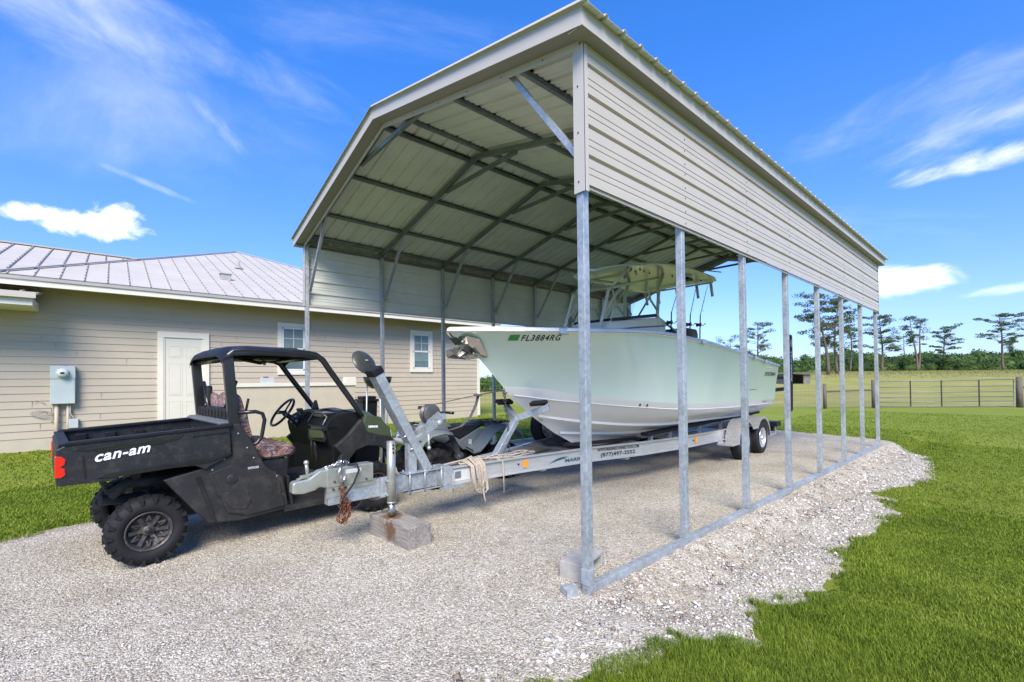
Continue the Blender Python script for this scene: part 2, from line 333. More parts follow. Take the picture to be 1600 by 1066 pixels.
def pad_dist(X, Y):                    # signed: positive inside
    d = np.full(X.shape, 1e9); n = len(GRA)
    for i in range(n):
        a = GRA[i]; b = GRA[(i+1) % n]; e = b-a; t = np.clip(((X-a[0])*e[0]+(Y-a[1])*e[1])/(e@e), 0, 1)
        d = np.minimum(d, np.hypot(X-a[0]-t*e[0], Y-a[1]-t*e[1]))
    return np.where(in_pad(X, Y), d, -d)
def sst(a, b, x): t = np.clip((x-a)/(b-a), 0, 1); return t*t*(3-2*t)
def vn(X, Y, s, seed=0):               # value noise
    x = X/s+seed*17.3; y = Y/s+seed*9.1; xi = np.floor(x); yi = np.floor(y); fx = x-xi; fy = y-yi; fx = fx*fx*(3-2*fx); fy = fy*fy*(3-2*fy)
    def h(a, b): q = np.sin(a*127.1+b*311.7+seed*74.7)*43758.5453; return q-np.floor(q)
    return (h(xi, yi)*(1-fx)+h(xi+1, yi)*fx)*(1-fy)+(h(xi, yi+1)*(1-fx)+h(xi+1, yi+1)*fx)*fy
def hgt(X, Y):
    X = np.asarray(X, float); Y = np.asarray(Y, float)
    drop = .13*sst(2.3, 3.3, X)*(1-sst(1.72, 2.16, Y))*1.0
    z = -drop*(1-sst(14, 18, X)) + .012*(vn(X, Y, .45, 1)-.5)*(1-sst(2.1, 2.3, Y)*sst(2.5, 2.8, X)*(1-sst(8.6, 9.5, Y))*.5)
    D = X*math.cos(YAW)+Y*math.sin(YAW); S = X*math.sin(YAW)-Y*math.cos(YAW)
    z = z + sst(30, 120, D)*(.4+2.3*sst(-10, 60, S)) + .06*sst(9, 14, Y)
    return z
def sheet(name, xs, ys, mat, label=None, zoff=0, fn=hgt):
    Xg, Yg = np.meshgrid(xs, ys); Z = fn(Xg, Yg)+zoff
    me = bpy.data.meshes.new(name); nx, ny = len(xs), len(ys)
    v = np.stack([Xg, Yg, Z], -1).reshape(-1, 3); i = np.arange(nx*ny).reshape(ny, nx)
    f = np.stack([i[:-1, :-1], i[:-1, 1:], i[1:, 1:], i[1:, :-1]], -1).reshape(-1, 4)
    me.from_pydata(v.tolist(), [], f.tolist()); me.materials.append(mat); me.polygons.foreach_set('use_smooth', [True]*len(f)); me.update()
    o = bpy.data.objects.new(name, me); sc.collection.objects.link(o); o['kind'] = 'structure'; return o
def grass_mat():
    m, n, l, p = node_mat('lawn'); p.inputs['Roughness'].default_value = .9; p.inputs['Specular IOR Level'].default_value = .15
    g = n.new('ShaderNodeNewGeometry'); pos = g.outputs['Position']
    def nz(s, d=6, r=.6):
        q = n.new('ShaderNodeTexNoise'); q.inputs['Scale'].default_value = s; q.inputs['Detail'].default_value = d; q.inputs['Roughness'].default_value = r; l.new(pos, q.inputs['Vector']); return q.outputs['Fac']
    def ramp(f, cs):
        cr = n.new('ShaderNodeValToRGB'); l.new(f, cr.inputs[0]); e = cr.color_ramp.elements
        for i, (q, c) in enumerate(cs):
            if i < 2: e[i].position = q; e[i].color = c+(1,)
            else: x = e.new(q); x.color = c+(1,)
        return cr.outputs[0]
    fine = ramp(nz(14, 8, .75), [(.28, (.10, .15, .012)), (.5, (.18, .24, .022)), (.72, (.28, .33, .045))])
    mow = ramp(nz(.35, 5, .6), [(.3, (.20, .235, .028)), (.6, (.26, .285, .045)), (.75, (.32, .32, .075))])
    a = n.new('ShaderNodeMixRGB'); a.inputs[0].default_value = .5; l.new(fine, a.inputs[1]); l.new(mow, a.inputs[2])
    past = ramp(nz(.22, 9, .7), [(.3, (.22, .22, .045)), (.5, (.28, .27, .07)), (.7, (.36, .32, .12))])
    sx = n.new('ShaderNodeSeparateXYZ'); l.new(pos, sx.inputs[0])
    # pasture beyond the fence line (world geometry of the fence)
    ml = n.new('ShaderNodeVectorMath'); ml.operation = 'DOT_PRODUCT'; l.new(pos, ml.inputs[0]); ml.inputs[1].default_value = (.836, .549, 0)
    mr = n.new('ShaderNodeMapRange'); l.new(ml.outputs['Value'], mr.inputs[0]); mr.inputs[1].default_value = 27.55; mr.inputs[2].default_value = 27.9
    b = n.new('ShaderNodeMixRGB'); l.new(mr.outputs[0], b.inputs[0]); l.new(a.outputs[0], b.inputs[1]); l.new(past, b.inputs[2])
    l.new(b.outputs[0], p.inputs['Base Color'])
    bp = n.new('ShaderNodeBump'); bp.inputs['Strength'].default_value = .9; bp.inputs['Distance'].default_value = .05; l.new(nz(22, 6, .8), bp.inputs['Height']); l.new(bp.outputs[0], p.inputs['Normal'])
    return m
def gravel_mat():
    m, n, l, p = node_mat('shell_gravel'); p.inputs['Roughness'].default_value = .85; p.inputs['Specular IOR Level'].default_value = .25
    g = n.new('ShaderNodeNewGeometry'); pos = g.outputs['Position']
    v = n.new('ShaderNodeTexVoronoi'); v.inputs['Scale'].default_value = 95; l.new(pos, v.inputs['Vector'])
    v2 = n.new('ShaderNodeTexVoronoi'); v2.inputs['Scale'].default_value = 42; l.new(pos, v2.inputs['Vector'])
    bw = n.new('ShaderNodeSeparateColor'); l.new(v.outputs['Color'], bw.inputs[0]); bw2 = n.new('ShaderNodeSeparateColor'); l.new(v2.outputs['Color'], bw2.inputs[0])
    cr = n.new('ShaderNodeValToRGB'); l.new(bw.outputs[0], cr.inputs[0]); e = cr.color_ramp.elements
    for i, (q, c) in enumerate([(0, (.085, .075, .062)), (.22, (.30, .28, .24)), (.6, (.47, .44, .385)), (.85, (.63, .60, .54)), (1, (.74, .71, .66))]):
        if i < 2: e[i].position = q; e[i].color = c+(1,)
        else: x = e.new(q); x.color = c+(1,)
    cr2 = n.new('ShaderNodeValToRGB'); l.new(bw2.outputs[0], cr2.inputs[0]); cr2.color_ramp.elements[0].color = (.30, .28, .25, 1); cr2.color_ramp.elements[1].color = (.60, .58, .54, 1)
    mx1 = n.new('ShaderNodeMixRGB'); mx1.inputs[0].default_value = .35; l.new(cr.outputs[0], mx1.inputs[1]); l.new(cr2.outputs[0], mx1.inputs[2])
    nz = n.new('ShaderNodeTexNoise'); nz.inputs['Scale'].default_value = .9; nz.inputs['Detail'].default_value = 7; nz.inputs['Roughness'].default_value = .65; l.new(pos, nz.inputs['Vector'])
    cr3 = n.new('ShaderNodeValToRGB'); l.new(nz.outputs['Fac'], cr3.inputs[0]); cr3.color_ramp.elements[0].position = .3; cr3.color_ramp.elements[1].position = .7
    cr3.color_ramp.elements[0].color = (.79, .73, .61, 1); cr3.color_ramp.elements[1].color = (1.08, 1.04, .93, 1)
    mul = n.new('ShaderNodeMixRGB'); mul.blend_type = 'MULTIPLY'; mul.inputs[0].default_value = 1; l.new(mx1.outputs[0], mul.inputs[1]); l.new(cr3.outputs[0], mul.inputs[2])
    # exposed brown dirt on the cut bank beside the base rail
    at = n.new('ShaderNodeAttribute'); at.attribute_name = 'dirt'
    n4 = n.new('ShaderNodeTexNoise'); n4.inputs['Scale'].default_value = 5; n4.inputs['Detail'].default_value = 8; l.new(pos, n4.inputs['Vector'])
    ml = n.new('ShaderNodeMath'); ml.operation = 'MULTIPLY'; l.new(at.outputs['Fac'], ml.inputs[0]); l.new(n4.outputs['Fac'], ml.inputs[1])
    mr = n.new('ShaderNodeMapRange'); l.new(ml.outputs[0], mr.inputs[0]); mr.inputs[1].default_value = .22; mr.inputs[2].default_value = .5; mr.inputs[4].default_value = .85
    mx2 = n.new('ShaderNodeMixRGB'); l.new(mr.outputs[0], mx2.inputs[0]); l.new(mul.outputs[0], mx2.inputs[1])
    dm = n.new('ShaderNodeMixRGB'); dm.blend_type = 'MULTIPLY'; dm.inputs[0].default_value = 1; l.new(mx1.outputs[0], dm.inputs[1]); dm.inputs[2].default_value = (.70, .60, .48, 1)
    l.new(dm.outputs[0], mx2.inputs[2]); l.new(mx2.outputs[0], p.inputs['Base Color'])
    ad = n.new('ShaderNodeMath'); ad.operation = 'ADD'; l.new(v.outputs['Distance'], ad.inputs[0]); l.new(v2.outputs['Distance'], ad.inputs[1])
    bp = n.new('ShaderNodeBump'); bp.invert = True; bp.inputs['Strength'].default_value = .75; bp.inputs['Distance'].default_value = .012; l.new(ad.outputs[0], bp.inputs['Height']); l.new(bp.outputs[0], p.inputs['Normal'])
    return m
GRASSM = grass_mat(); GRAVM = gravel_mat()
def axis(a, b, pts):                    # graded axis coordinates
    out = []
    for (lo, hi, st) in pts: out += list(np.arange(lo, hi-1e-6, st))
    return np.array(out+[b])
def hground(X, Y):                      # lawn dips under the gravel sheet
    pd = pad_dist(X, Y); return hgt(X, Y)-.05*sst(.02, .25, pd)
sheet('lawn', axis(-900, 900, [(-900, -60, 60), (-60, -8, 4), (-8, 18, .12), (18, 40, .8), (40, 180, 7), (180, 900, 60)]),
      axis(-900, 900, [(-900, -100, 80), (-100, -8, 6), (-8, 0, .8), (0, 10, .12), (10, 24, .5), (24, 120, 6), (120, 900, 60)]), GRASSM, fn=hground)
# gravel pad: only cells inside the ragged outline
def gravel_sheet():
    xs = axis(0, 15.6, [(-6, -1.5, .12), (-1.5, 4.5, .03), (4.5, 15.6, .06)]); ys = axis(0, 9.2, [(.8, 2.4, .03), (2.4, 9.2, .07)])
    Xg, Yg = np.meshgrid(xs, ys); pd = pad_dist(Xg, Yg)+.11+.10*(vn(Xg, Yg, .3, 3)-.5)+.10*(vn(Xg, Yg, .1, 5)-.5)+.25*(vn(Xg, Yg, 1.1, 6)-.5)*sst(7, 9, Yg)
    Z = hgt(Xg, Yg)+.006+.010*(vn(Xg, Yg, .12, 8)-.5)+.006*(vn(Xg, Yg, .06, 9)-.5)-.04*sst(.03, -.06, pd)
    bank = sst(2.35, 2.7, Xg)*sst(1.5, 1.8, Yg)*(1-sst(2.12, 2.2, Yg))*(1-sst(12.9, 13.6, Xg))
    Z += bank*.035*(vn(Xg, Yg, .09, 11)-.5)
    nx, ny = len(xs), len(ys); i = np.arange(nx*ny).reshape(ny, nx)
    keep = (pd[:-1, :-1] > -.02) & (pd[1:, 1:] > -.02)
    f = np.stack([i[:-1, :-1], i[:-1, 1:], i[1:, 1:], i[1:, :-1]], -1)[keep]
    me = bpy.data.meshes.new('gravel_pad'); v = np.stack([Xg, Yg, Z], -1).reshape(-1, 3)
    used, inv = np.unique(f.reshape(-1), return_inverse=True); me.from_pydata(v[used].tolist(), [], inv.reshape(-1, 4).tolist())
    me.materials.append(GRAVM); me.polygons.foreach_set('use_smooth', [True]*len(f))
    a = me.attributes.new('dirt', 'FLOAT', 'POINT'); rust = sst(.35, .0, pad_dist(Xg, Yg))*sst(5.5, 6.5, Yg)*(1-sst(0, 3, Xg))
    a.data.foreach_set('value', np.maximum(bank*.60, rust*.9).reshape(-1)[used].astype(np.float32)); me.update()
    o = bpy.data.objects.new('gravel_pad', me); sc.collection.objects.link(o); o['kind'] = 'structure'
gravel_sheet()
rg = np.random.default_rng(3)
def raw_mesh(name, V, Fc, mats, mi=None, smooth=False):
    me = bpy.data.meshes.new(name); me.vertices.add(len(V)); me.vertices.foreach_set('co', V.astype(np.float32).ravel())
    k = Fc.shape[1]; me.loops.add(Fc.size); me.loops.foreach_set('vertex_index', Fc.ravel().astype(np.int32)); me.polygons.add(len(Fc))
    me.polygons.foreach_set('loop_start', (np.arange(len(Fc))*k).astype(np.int32)); me.polygons.foreach_set('loop_total', np.full(len(Fc), k, np.int32))
    for q in mats: me.materials.append(q)
    if mi is not None: me.polygons.foreach_set('material_index', mi.astype(np.int32))
    me.update(calc_edges=True); o = bpy.data.objects.new(name, me); sc.collection.objects.link(o); return o
def pebbles():
    pal = [M_('pebble_white', (.60, .58, .54), .8, 0, .12, 30), M_('pebble_tan', (.40, .36, .30), .85, 0, .15, 30), M_('pebble_grey', (.27, .26, .24), .85, 0, .2, 30), M_('pebble_brown', (.22, .165, .12), .9, 0, .2, 30)]
    P = []
    def scatter(n, x0, x1, y0, y1, r0, r1, big=0):
        x = rg.uniform(x0, x1, n); y = rg.uniform(y0, y1, n); r = r0+(r1-r0)*rg.random(n)**2.5; return np.stack([x, y, r], 1)
    P.append(scatter(52000, -1.2, 3.3, 1.0, 4.2, .003, .010)); P.append(scatter(36000, -1.5, 7, 2.4, 7.8, .004, .010)); P.append(scatter(15000, 2.5, 13.5, 1.1, 2.1, .005, .02)); P.append(scatter(2200, 1.2, 13.5, 1.2, 2.05, .012, .034))
    P = np.concatenate(P); pd = pad_dist(P[:, 0], P[:, 1]); P = P[pd > -.04]
    z = hgt(P[:, 0], P[:, 1])+.006
    base = np.array([(1, 0, 0), (-1, 0, 0), (0, 1, 0), (0, -1, 0), (0, 0, 1), (0, 0, -1)], float)
    fc = np.array([(0, 2, 4), (2, 1, 4), (1, 3, 4), (3, 0, 4), (2, 0, 5), (1, 2, 5), (3, 1, 5), (0, 3, 5)])
    n = len(P); a = rg.uniform(0, 6.28, n); sc3 = np.stack([rg.uniform(.7, 1.4, n), rg.uniform(.5, 1, n), rg.uniform(.3, .65, n)], 1)*P[:, 2:3]
    V = base[None]*sc3[:, None, :]*(1+.3*(rg.random((n, 6, 1))-.5)); V[..., 2] += rg.normal(0, .25, (n, 6))*P[:, 2:3]*.5
    c, s_ = np.cos(a)[:, None], np.sin(a)[:, None]; x = V[..., 0]*c-V[..., 1]*s_; y = V[..., 0]*s_+V[..., 1]*c
    V = np.stack([x+P[:, 0:1], y+P[:, 1:2], V[..., 2]+z[:, None]+P[:, 2:3]*.15], -1)
    Fc = (fc[None]+(np.arange(n)*6)[:, None, None]).reshape(-1, 3)
    bank = (P[:, 1] > 1.6) & (P[:, 1] < 2.12) & (P[:, 0] > 2.5); k = rg.choice(4, n, p=[.42, .33, .18, .07]); k = np.where(bank & (rg.random(n) < .16), 3, k)
    o = raw_mesh('gravel_stones', V.reshape(-1, 3), Fc, pal, np.repeat(k, 8)); tag(o, 'loose crushed shell and pebbles scattered over the driveway', 'gravel', kind='stuff')
pebbles()
def blades(name, label, areas, outside=True):
    Vs = []
    for n, x0, x1, y0, y1, h0, h1, wd in areas:
        x = rg.uniform(x0, x1, n); y = rg.uniform(y0, y1, n)
        pd = pad_dist(x, y)+.30*(vn(x, y, .3, 21)-.5)+.20*(vn(x, y, .11, 22)-.5)
        k = (pd < -.02)
        k |= (pd < .45) & (rg.random(n) < .07*np.exp(-np.maximum(pd, 0)/.12)*(vn(x, y, .16, 31) > .45)*2)
        x, y, pd = x[k], y[k], pd[k]; n2 = len(x); z = hground(x, y)
        h = (h0+(h1-h0)*rg.random(n2)**1.3)*(.45+.6*vn(x, y, .35, 2)+.5*vn(x, y, .12, 12))*np.where((pd > -.22), 1.25, 1); a = rg.uniform(0, 6.28, n2); ln = rg.uniform(.15, .95, n2)*h
        dx, dy = np.cos(a), np.sin(a); wx, wy = -dy*wd, dx*wd
        p0 = np.stack([x-wx, y-wy, z], 1); p1 = np.stack([x+wx, y+wy, z], 1)
        p2 = np.stack([x+wx*.8+dx*ln*.35, y+wy*.8+dy*ln*.35, z+h*.6], 1); p3 = np.stack([x-wx*.8+dx*ln*.35, y-wy*.8+dy*ln*.35, z+h*.6], 1)
        p4 = np.stack([x+dx*ln, y+dy*ln, z+h*.92], 1); Vs.append(np.stack([p0, p1, p2, p3, p4], 1))
    V = np.concatenate(Vs); n = len(V); i = np.arange(n)[:, None]*5
    Fc = np.concatenate([np.concatenate([i+0, i+1, i+2], 1), np.concatenate([i+0, i+2, i+3], 1), np.concatenate([i+3, i+2, i+4], 1)])
    o = raw_mesh(name, V.reshape(-1, 3), Fc, [GRASSB]); tag(o, label, 'grass', kind='stuff')
blades('grass_blades', 'short green lawn grass around the gravel', [
    (230000, 1.3, 4.3, -.9, 1.95, .012, .042, .0014), (160000, 3.6, 8, -2.2, 1.8, .012, .040, .0024), (100000, 7.5, 15.5, -4, 2.6, .012, .036, .004), (26000, 12, 17.5, 1, 10, .012, .036, .006),
    (90000, -2.4, 2.5, 6.2, 10.2, .014, .045, .004), (50000, 2.4, 9, 7.6, 12, .014, .042, .005), (40000, -4, 13, 10, 15.4, .015, .05, .008), (45000, 14, 26, -8, 6, .012, .036, .008)])
# ------------------------------------------------------------------ carport
EZ = 4.24; PIT = .2470                 # eave height of the roof sheet, slope
OH = .155
def rz(y): return EZ+PIT*((y-(Y0-.135)) if y < YC else ((Y1+.135)-y))
car = thing('carport', 'tall open beige metal carport on galvanised posts sheltering the mint green boat', 'carport', (X0, Y0, 0))
def cp(mb, name, mats, **k):
    o = mb.build(name, mats, car, **k)
    for v in o.data.vertices: v.co.x -= X0; v.co.y -= Y0
    return o
post_x = [X0+i*SP for i in range(8)]
for side in (0, 1):
    ya = Y0 if side == 0 else Y1-.065
    for i, px in enumerate(post_x):
        mb = MB(); mb.cbox(px, px+.065, ya, ya+.065, .07, 4.13, .006)
        mb.cbox(px-.004, px+.069, ya-.004, ya+.069, .072, .19, .004) if i < 8 else None
        if side == 0: mb.cbox(px+.008, px+.057, ya+.007, ya+.058, 1.55, 1.56, .003)
        cp(mb, 'post', GALV)
    mb = MB(); mb.cbox(X0+.002, XL+.04, ya, ya+.065, .0, .07, .006); cp(mb, 'base_rail', GALV)
for ya in (Y0, Y1-.065):
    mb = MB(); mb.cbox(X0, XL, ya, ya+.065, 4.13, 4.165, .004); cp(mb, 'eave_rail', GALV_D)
# rafters with knee and peak braces
for i, px in enumerate(post_x):
    mb = MB()
    for a, b in (((Y0+.02), YC), ((Y1-.02), YC)):
        mb.bar((px+.0325, a, rz(a)-.085), (px+.0325, YC, rz(YC)-.085), .062, .06, upv=(1, 0, 0))
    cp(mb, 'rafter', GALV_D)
    for sgn, ya in ((1, Y0+.10), (-1, Y1-.10)):
        mb = MB(); yb = ya+sgn*.80; mb.bar((px+.075, ya-.02*sgn, 3.30), (px+.075, yb, rz(yb)-.10), .045, .045, upv=(1, 0, 0), ext=.03)
        mb.tube([(px+.04, ya-.02*sgn, 3.32), (px+.104, ya-.02*sgn, 3.32)], .010, 6)
        cp(mb, 'knee_brace', GALV)
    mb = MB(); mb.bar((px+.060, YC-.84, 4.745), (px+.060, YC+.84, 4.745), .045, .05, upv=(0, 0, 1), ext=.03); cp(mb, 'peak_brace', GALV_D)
for dy in (.19, 1.30, 2.40, 3.16):
    for sgn in (-1, 1):
        y = YC+sgn*dy; z = rz(y); mb = MB()
        mb.prism([(y-.055, z-.008), (y-.03, z-.008), (y-.022, z-.05), (y+.022, z-.05), (y+.03, z-.008), (y+.055, z-.008)], X0-.02, XL+.02, axis='x')
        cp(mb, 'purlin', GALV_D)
XA, XB = X0-OH, XL+OH
def rib_profile(a, b, major=.2286, hgt_=.019):
    xs = []; x = a
    while x < b-.002:
        for dx, h_ in ((0, 0), (.012, hgt_), (.034, hgt_), (.046, 0), (.088, 0), (.094, .004), (.104, .004), (.110, 0), (.160, 0), (.166, .004), (.176, .004), (.182, 0)):
            if x+dx <= b: xs.append((x+dx, h_))
        x += major
    xs.append((b, 0)); return xs
for sgn in (-1, 1):
    ye = YC+sgn*(WID/2+.195); ze = EZ-PIT*.06; zr_ = rz(YC)+.002
    prof = rib_profile(XA-.035, XB+.035, .2286, .027)
    mb = MB()
    rows = [[(x, ye, ze+h_+.003) for x, h_ in prof], [(x, YC, zr_+h_+.003) for x, h_ in prof]]
    mb.grid(rows, 0, False); mb.grid([[(x, y, z-.003) for x, y, z in r_] for r_ in rows], 1, False)
    rows2 = [rows[0], [(x, y, z-.003) for x, y, z in rows[0]]]; mb.grid(rows2, 0, False)
    cp(mb, 'roof_sheet', [BEIGE, SHEET_IN], recalc=False)
mb = MB(); mb.prism([(YC-.17, rz(YC)-.018), (YC-.17, rz(YC)-.008), (YC, rz(YC)+.036), (YC+.17, rz(YC)-.008), (YC+.17, rz(YC)-.018), (YC, rz(YC)+.026)], XA-.015, XB+.015, axis='x'); cp(mb, 'ridge_cap', BEIGE_TRIM)
# fascia and soffit trim: gables then eaves
for gx, gi in ((XA, 1), (XB, -1)):
    for sgn in (-1, 1):
        ye = YC+sgn*(WID/2+.135); mb = MB()
        za, zb = rz(ye)-.006, rz(YC)-.006
        def quadstrip(x0, x1, d0, d1):
            vs = [(x, y, z-d) for x in (x0, x1) for (y, z) in ((ye, za), (YC, zb)) for d in (d0, d1)]
            mb.add(vs, [(0, 1, 3, 2), (4, 6, 7, 5), (0, 2, 6, 4), (1, 5, 7, 3), (0, 4, 5, 1), (2, 3, 7, 6)])
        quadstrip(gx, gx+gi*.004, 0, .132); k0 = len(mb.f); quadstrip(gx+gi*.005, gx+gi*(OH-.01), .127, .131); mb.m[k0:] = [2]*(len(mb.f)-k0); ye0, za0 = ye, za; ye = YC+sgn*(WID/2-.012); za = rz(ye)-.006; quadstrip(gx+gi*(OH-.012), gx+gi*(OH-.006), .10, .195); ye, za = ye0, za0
        for k in range(1, 7):
            t = k/6.5; y = ye+(YC-ye)*t; z = za+(zb-za)*t
            mb.ball((gx+gi*(OH-.013), y, z-.165), .006, 1, 6)
        cp(mb, 'gable_trim', [BEIGE_TRIM, DARK, TRIM_SHADE])
for ye, gi in ((Y0-.135, 1), (Y1+.135, -1)):
    mb = MB(); zz = EZ-.004
    mb.box(XA+.004, XB-.004, min(ye, ye+gi*.004), max(ye, ye+gi*.004), zz-.128, zz+.004)
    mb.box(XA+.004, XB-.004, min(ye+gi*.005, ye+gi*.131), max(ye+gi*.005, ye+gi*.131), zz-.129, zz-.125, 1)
    cp(mb, 'eave_trim', [BEIGE_TRIM, TRIM_SHADE])
# side panels with horizontal ribs
for ys, gi in ((Y0-.004, -1), (Y1+.004, 1)):
    prof = []
    for zg in (3.055, 3.27, 3.50, 3.73, 3.96, 4.115):
        if 3.1 < zg < 4.1: prof += [(zg-.019, .024), (zg-.013, .001), (zg+.013, .001), (zg+.016, .024)]
        else: prof.append((zg, .024))
        if zg < 4.0:
            for q in (.075, .125): prof += [(zg+q-.008, .024), (zg+q-.004, .020), (zg+q+.004, .020), (zg+q+.008, .024)]
    mb = MB(); xa, xb = X0+.0, XL+.0
    rows = [[(xa, ys+gi*(.003+h_), z) for z, h_ in prof], [(xb, ys+gi*(.003+h_), z) for z, h_ in prof]]
    mb.grid(rows, 0, False); mb.grid([[(x, y-gi*.003, z) for x, y, z in r_] for r_ in rows], 1, False)
    mb.box(xa, xb, min(ys, ys+gi*.012), max(ys, ys+gi*.012), 3.03, 3.058)
    for i in range(1, 8):
        for z in (3.085, 3.20, 3.33, 3.43, 3.56, 3.66, 3.79, 3.90):
            mb.ball((post_x[i]+.03, ys+gi*.027, z), .007, 2, 6)
    cp(mb, 'side_panel', [BEIGE, SHEET_IN, DARK], recalc=False)
    for xc, dx in ((X0, -1), (XL, 1)):
        mb = MB(); y_out = ys+gi*.032
        mb.box(min(xc+dx*.012, xc+dx*.015), max(xc+dx*.012, xc+dx*.015), min(y_out, ys-gi*.075), max(y_out, ys-gi*.075), 3.0, 4.105)
        mb.box(min(xc+dx*.015, xc-dx*.03), max(xc+dx*.015, xc-dx*.03), min(y_out, y_out-gi*.003), max(y_out, y_out-gi*.003), 3.0, 4.105)
        for z in (3.08, 3.45, 3.80): mb.ball((xc+dx*.016, ys-gi*.03, z), .007, 1, 6)
        cp(mb, 'corner_trim', [BEIGE_TRIM, DARK])
# ------------------------------------------------------------------ cinder block and loose bracket at the corner post
mb = MB()
def block_with_holes(mb, Lx, W, H):
    # block lying on its side: holes run through its width
    xs = [0, .035, Lx/2-.018, Lx/2+.018, Lx-.035, Lx]; zs = [0, .035, H-.035, H]
    for i in range(5):
        for k in range(3):
            if k == 1 and i in (1, 3): continue
            mb.box(xs[i], xs[i+1], 0, W, zs[k], zs[k+1])
block_with_holes(mb, .40, .20, .14)
o = mb.build('concrete_block', CONC); o.location = (2.75, 2.315, .0); o.rotation_euler = (0, 0, R(12))
b = bmesh.new(); b.from_mesh(o.data); bmesh.ops.remove_doubles(b, verts=b.verts, dist=1e-5)
seen = {}; dele = []
for f in b.faces:
    k = frozenset(v.index for v in f.verts)
    if k in seen: dele += [f, seen[k]]
    seen[k] = f
bmesh.ops.delete(b, geom=list(set(dele)), context='FACES_ONLY'); bmesh.ops.recalc_face_normals(b, faces=b.faces); b.to_mesh(o.data); b.free()
md = o.modifiers.new('bevel', 'BEVEL'); md.width = .006; md.segments = 2; md.limit_method = 'ANGLE'
tag(o, 'grey hollow concrete block lying on gravel behind the front corner post', 'concrete block')
mb = MB(); Tm = Matrix.Translation((2.50, 2.28, .0)) @ Matrix.Rotation(R(-20), 4, 'Z')
mb.box(0, .10, -.05, .05, .052, .058, mat=Tm @ Matrix.Rotation(R(8), 4, 'X')); mb.box(0, .006, -.05, .05, 0, .055, mat=Tm); mb.box(0, .10, -.056, -.05, .0, .055, mat=Tm)
tag(mb.build('steel_bracket', GALV), 'small folded galvanised angle bracket on the ground at the carport corner', 'bracket')
# ------------------------------------------------------------------ house
HY = 15.5
house = thing('house', 'tan lap sided house with a pale standing seam metal roof', 'house', (0, HY, 0))
def hp(mb, name, mats, parent=house, **k):
    o = mb.build(name, mats, parent, **k)
    return o
HX0, HX1 = -9.0, 11.72
mb = MB(); z = .36; i = 0
while z < 4.0:
    z1 = min(z+.176, 4.02)
    # each board leans out at its foot
    mb.add([(HX0, -.022, z), (HX1, -.022, z), (HX1, -.006, z1+.01), (HX0, -.006, z1+.01), (HX0, .02, z), (HX1, .02, z)], [(0, 1, 2, 3), (0, 4, 5, 1)])
    z = z1
mb.box(HX0, HX1, 0, .15, .2, 4.0); mb.box(HX1-.15, HX1, .15, 9.0, .2, 4.0)
rj = random.Random(4); zj = .36
while zj < 3.9:
    xj = HX0+rj.uniform(0, 3.6)
    while xj < HX1-.3: mb.box(xj-.002, xj+.002, -.0245, -.012, zj+.004, zj+.165, 1); xj += 3.66
    zj += .176
hp(mb, 'wall', [SIDING, M_('siding_joint', (.35, .30, .235), .8)], recalc=False)  # second slot: slightly darker butt joints between the boards
mb = MB(); mb.box(HX0, HX1-.004, -.010, .2, -.2, .36); mb.box(HX1-.2, HX1-.004, .2, 9, -.2, .36); hp(mb, 'foundation', FOUND)
mb = MB(); mb.cbox(HX1-.03, HX1+.10, -.035, .12, .12, 4.0, .004); hp(mb, 'corner_board', CREAM)
for k in (0,):
    mb = MB(); mb.box(HX0, HX1+.6, -.80, .0, 3.93, 3.95); hp(mb, 'soffit', SOFFIT)
    mb = MB(); mb.box(HX0, HX1+.62, -.84, -.80, 3.84, 4.035); mb.box(HX0, HX1+.62, -.87, -.84, 3.97, 4.05, 1); mb.box(HX1+.58, HX1+.62, -.80, 9.0, 3.84, 4.035); hp(mb, 'fascia', [CREAM, ROOFS])
# roof planes (hip): eave line, apex, rear wing
AP = Vector((4.35, 9.1, 7.83)); E0 = Vector((-1.95, -.88, 4.06)); E1 = Vector((HX1+.9, -.88, 4.06))
E1b = Vector((HX1+.9, 9.5, 4.06)); RB = Vector((4.5, 14, 7.6))
P2a = Vector((-9.0, 5.6, 6.50)); P2b = Vector((.75, 5.6, 6.42))
def roofplane(vs, name, seams, par=house, mat=ROOFM):
    mb = MB(); mb.add(vs, [tuple(range(len(vs)))]); n = (vs[1]-vs[0]).cross(vs[2]-vs[0]).normalized()
    if n.z < 0: n = -n
    mb.add([v-n*.02 for v in vs], [tuple(range(len(vs)))])
    for (a, b) in seams:
        a = a+n*.012; b = b+n*.012; mb.bar(a, b, .022, .024, 1, upv=n)
        L_ = (b-a).length; kk = int(L_/.38)
        for q in range(kk): mb.ball(a+(b-a)*((q+.5)/kk)+n*.02, .014, 2, 5)
    return hp(mb, name, [mat, ROOFS, BARK], par, recalc=False)
def seam_tri(E0, E1, A, step=.41):
    # lines up the slope (perpendicular to the eave) clipped to the triangle
    out = []; x = E0.x+.2
    d = (A-Vector((A.x, E0.y, E0.z)))
    while x < E1.x:
        t = (x-E0.x)/(A.x-E0.x) if x < A.x else (E1.x-x)/(E1.x-A.x)
        if t > .02: out.append((Vector((x, E0.y, E0.z)), Vector((x, E0.y, E0.z))+d*t*.99))
        x += step
    return out
roofplane([E0, E1, AP], 'roof', seam_tri(E0, E1, AP))
roofplane([E1, E1b, AP.copy()], 'roof', [])
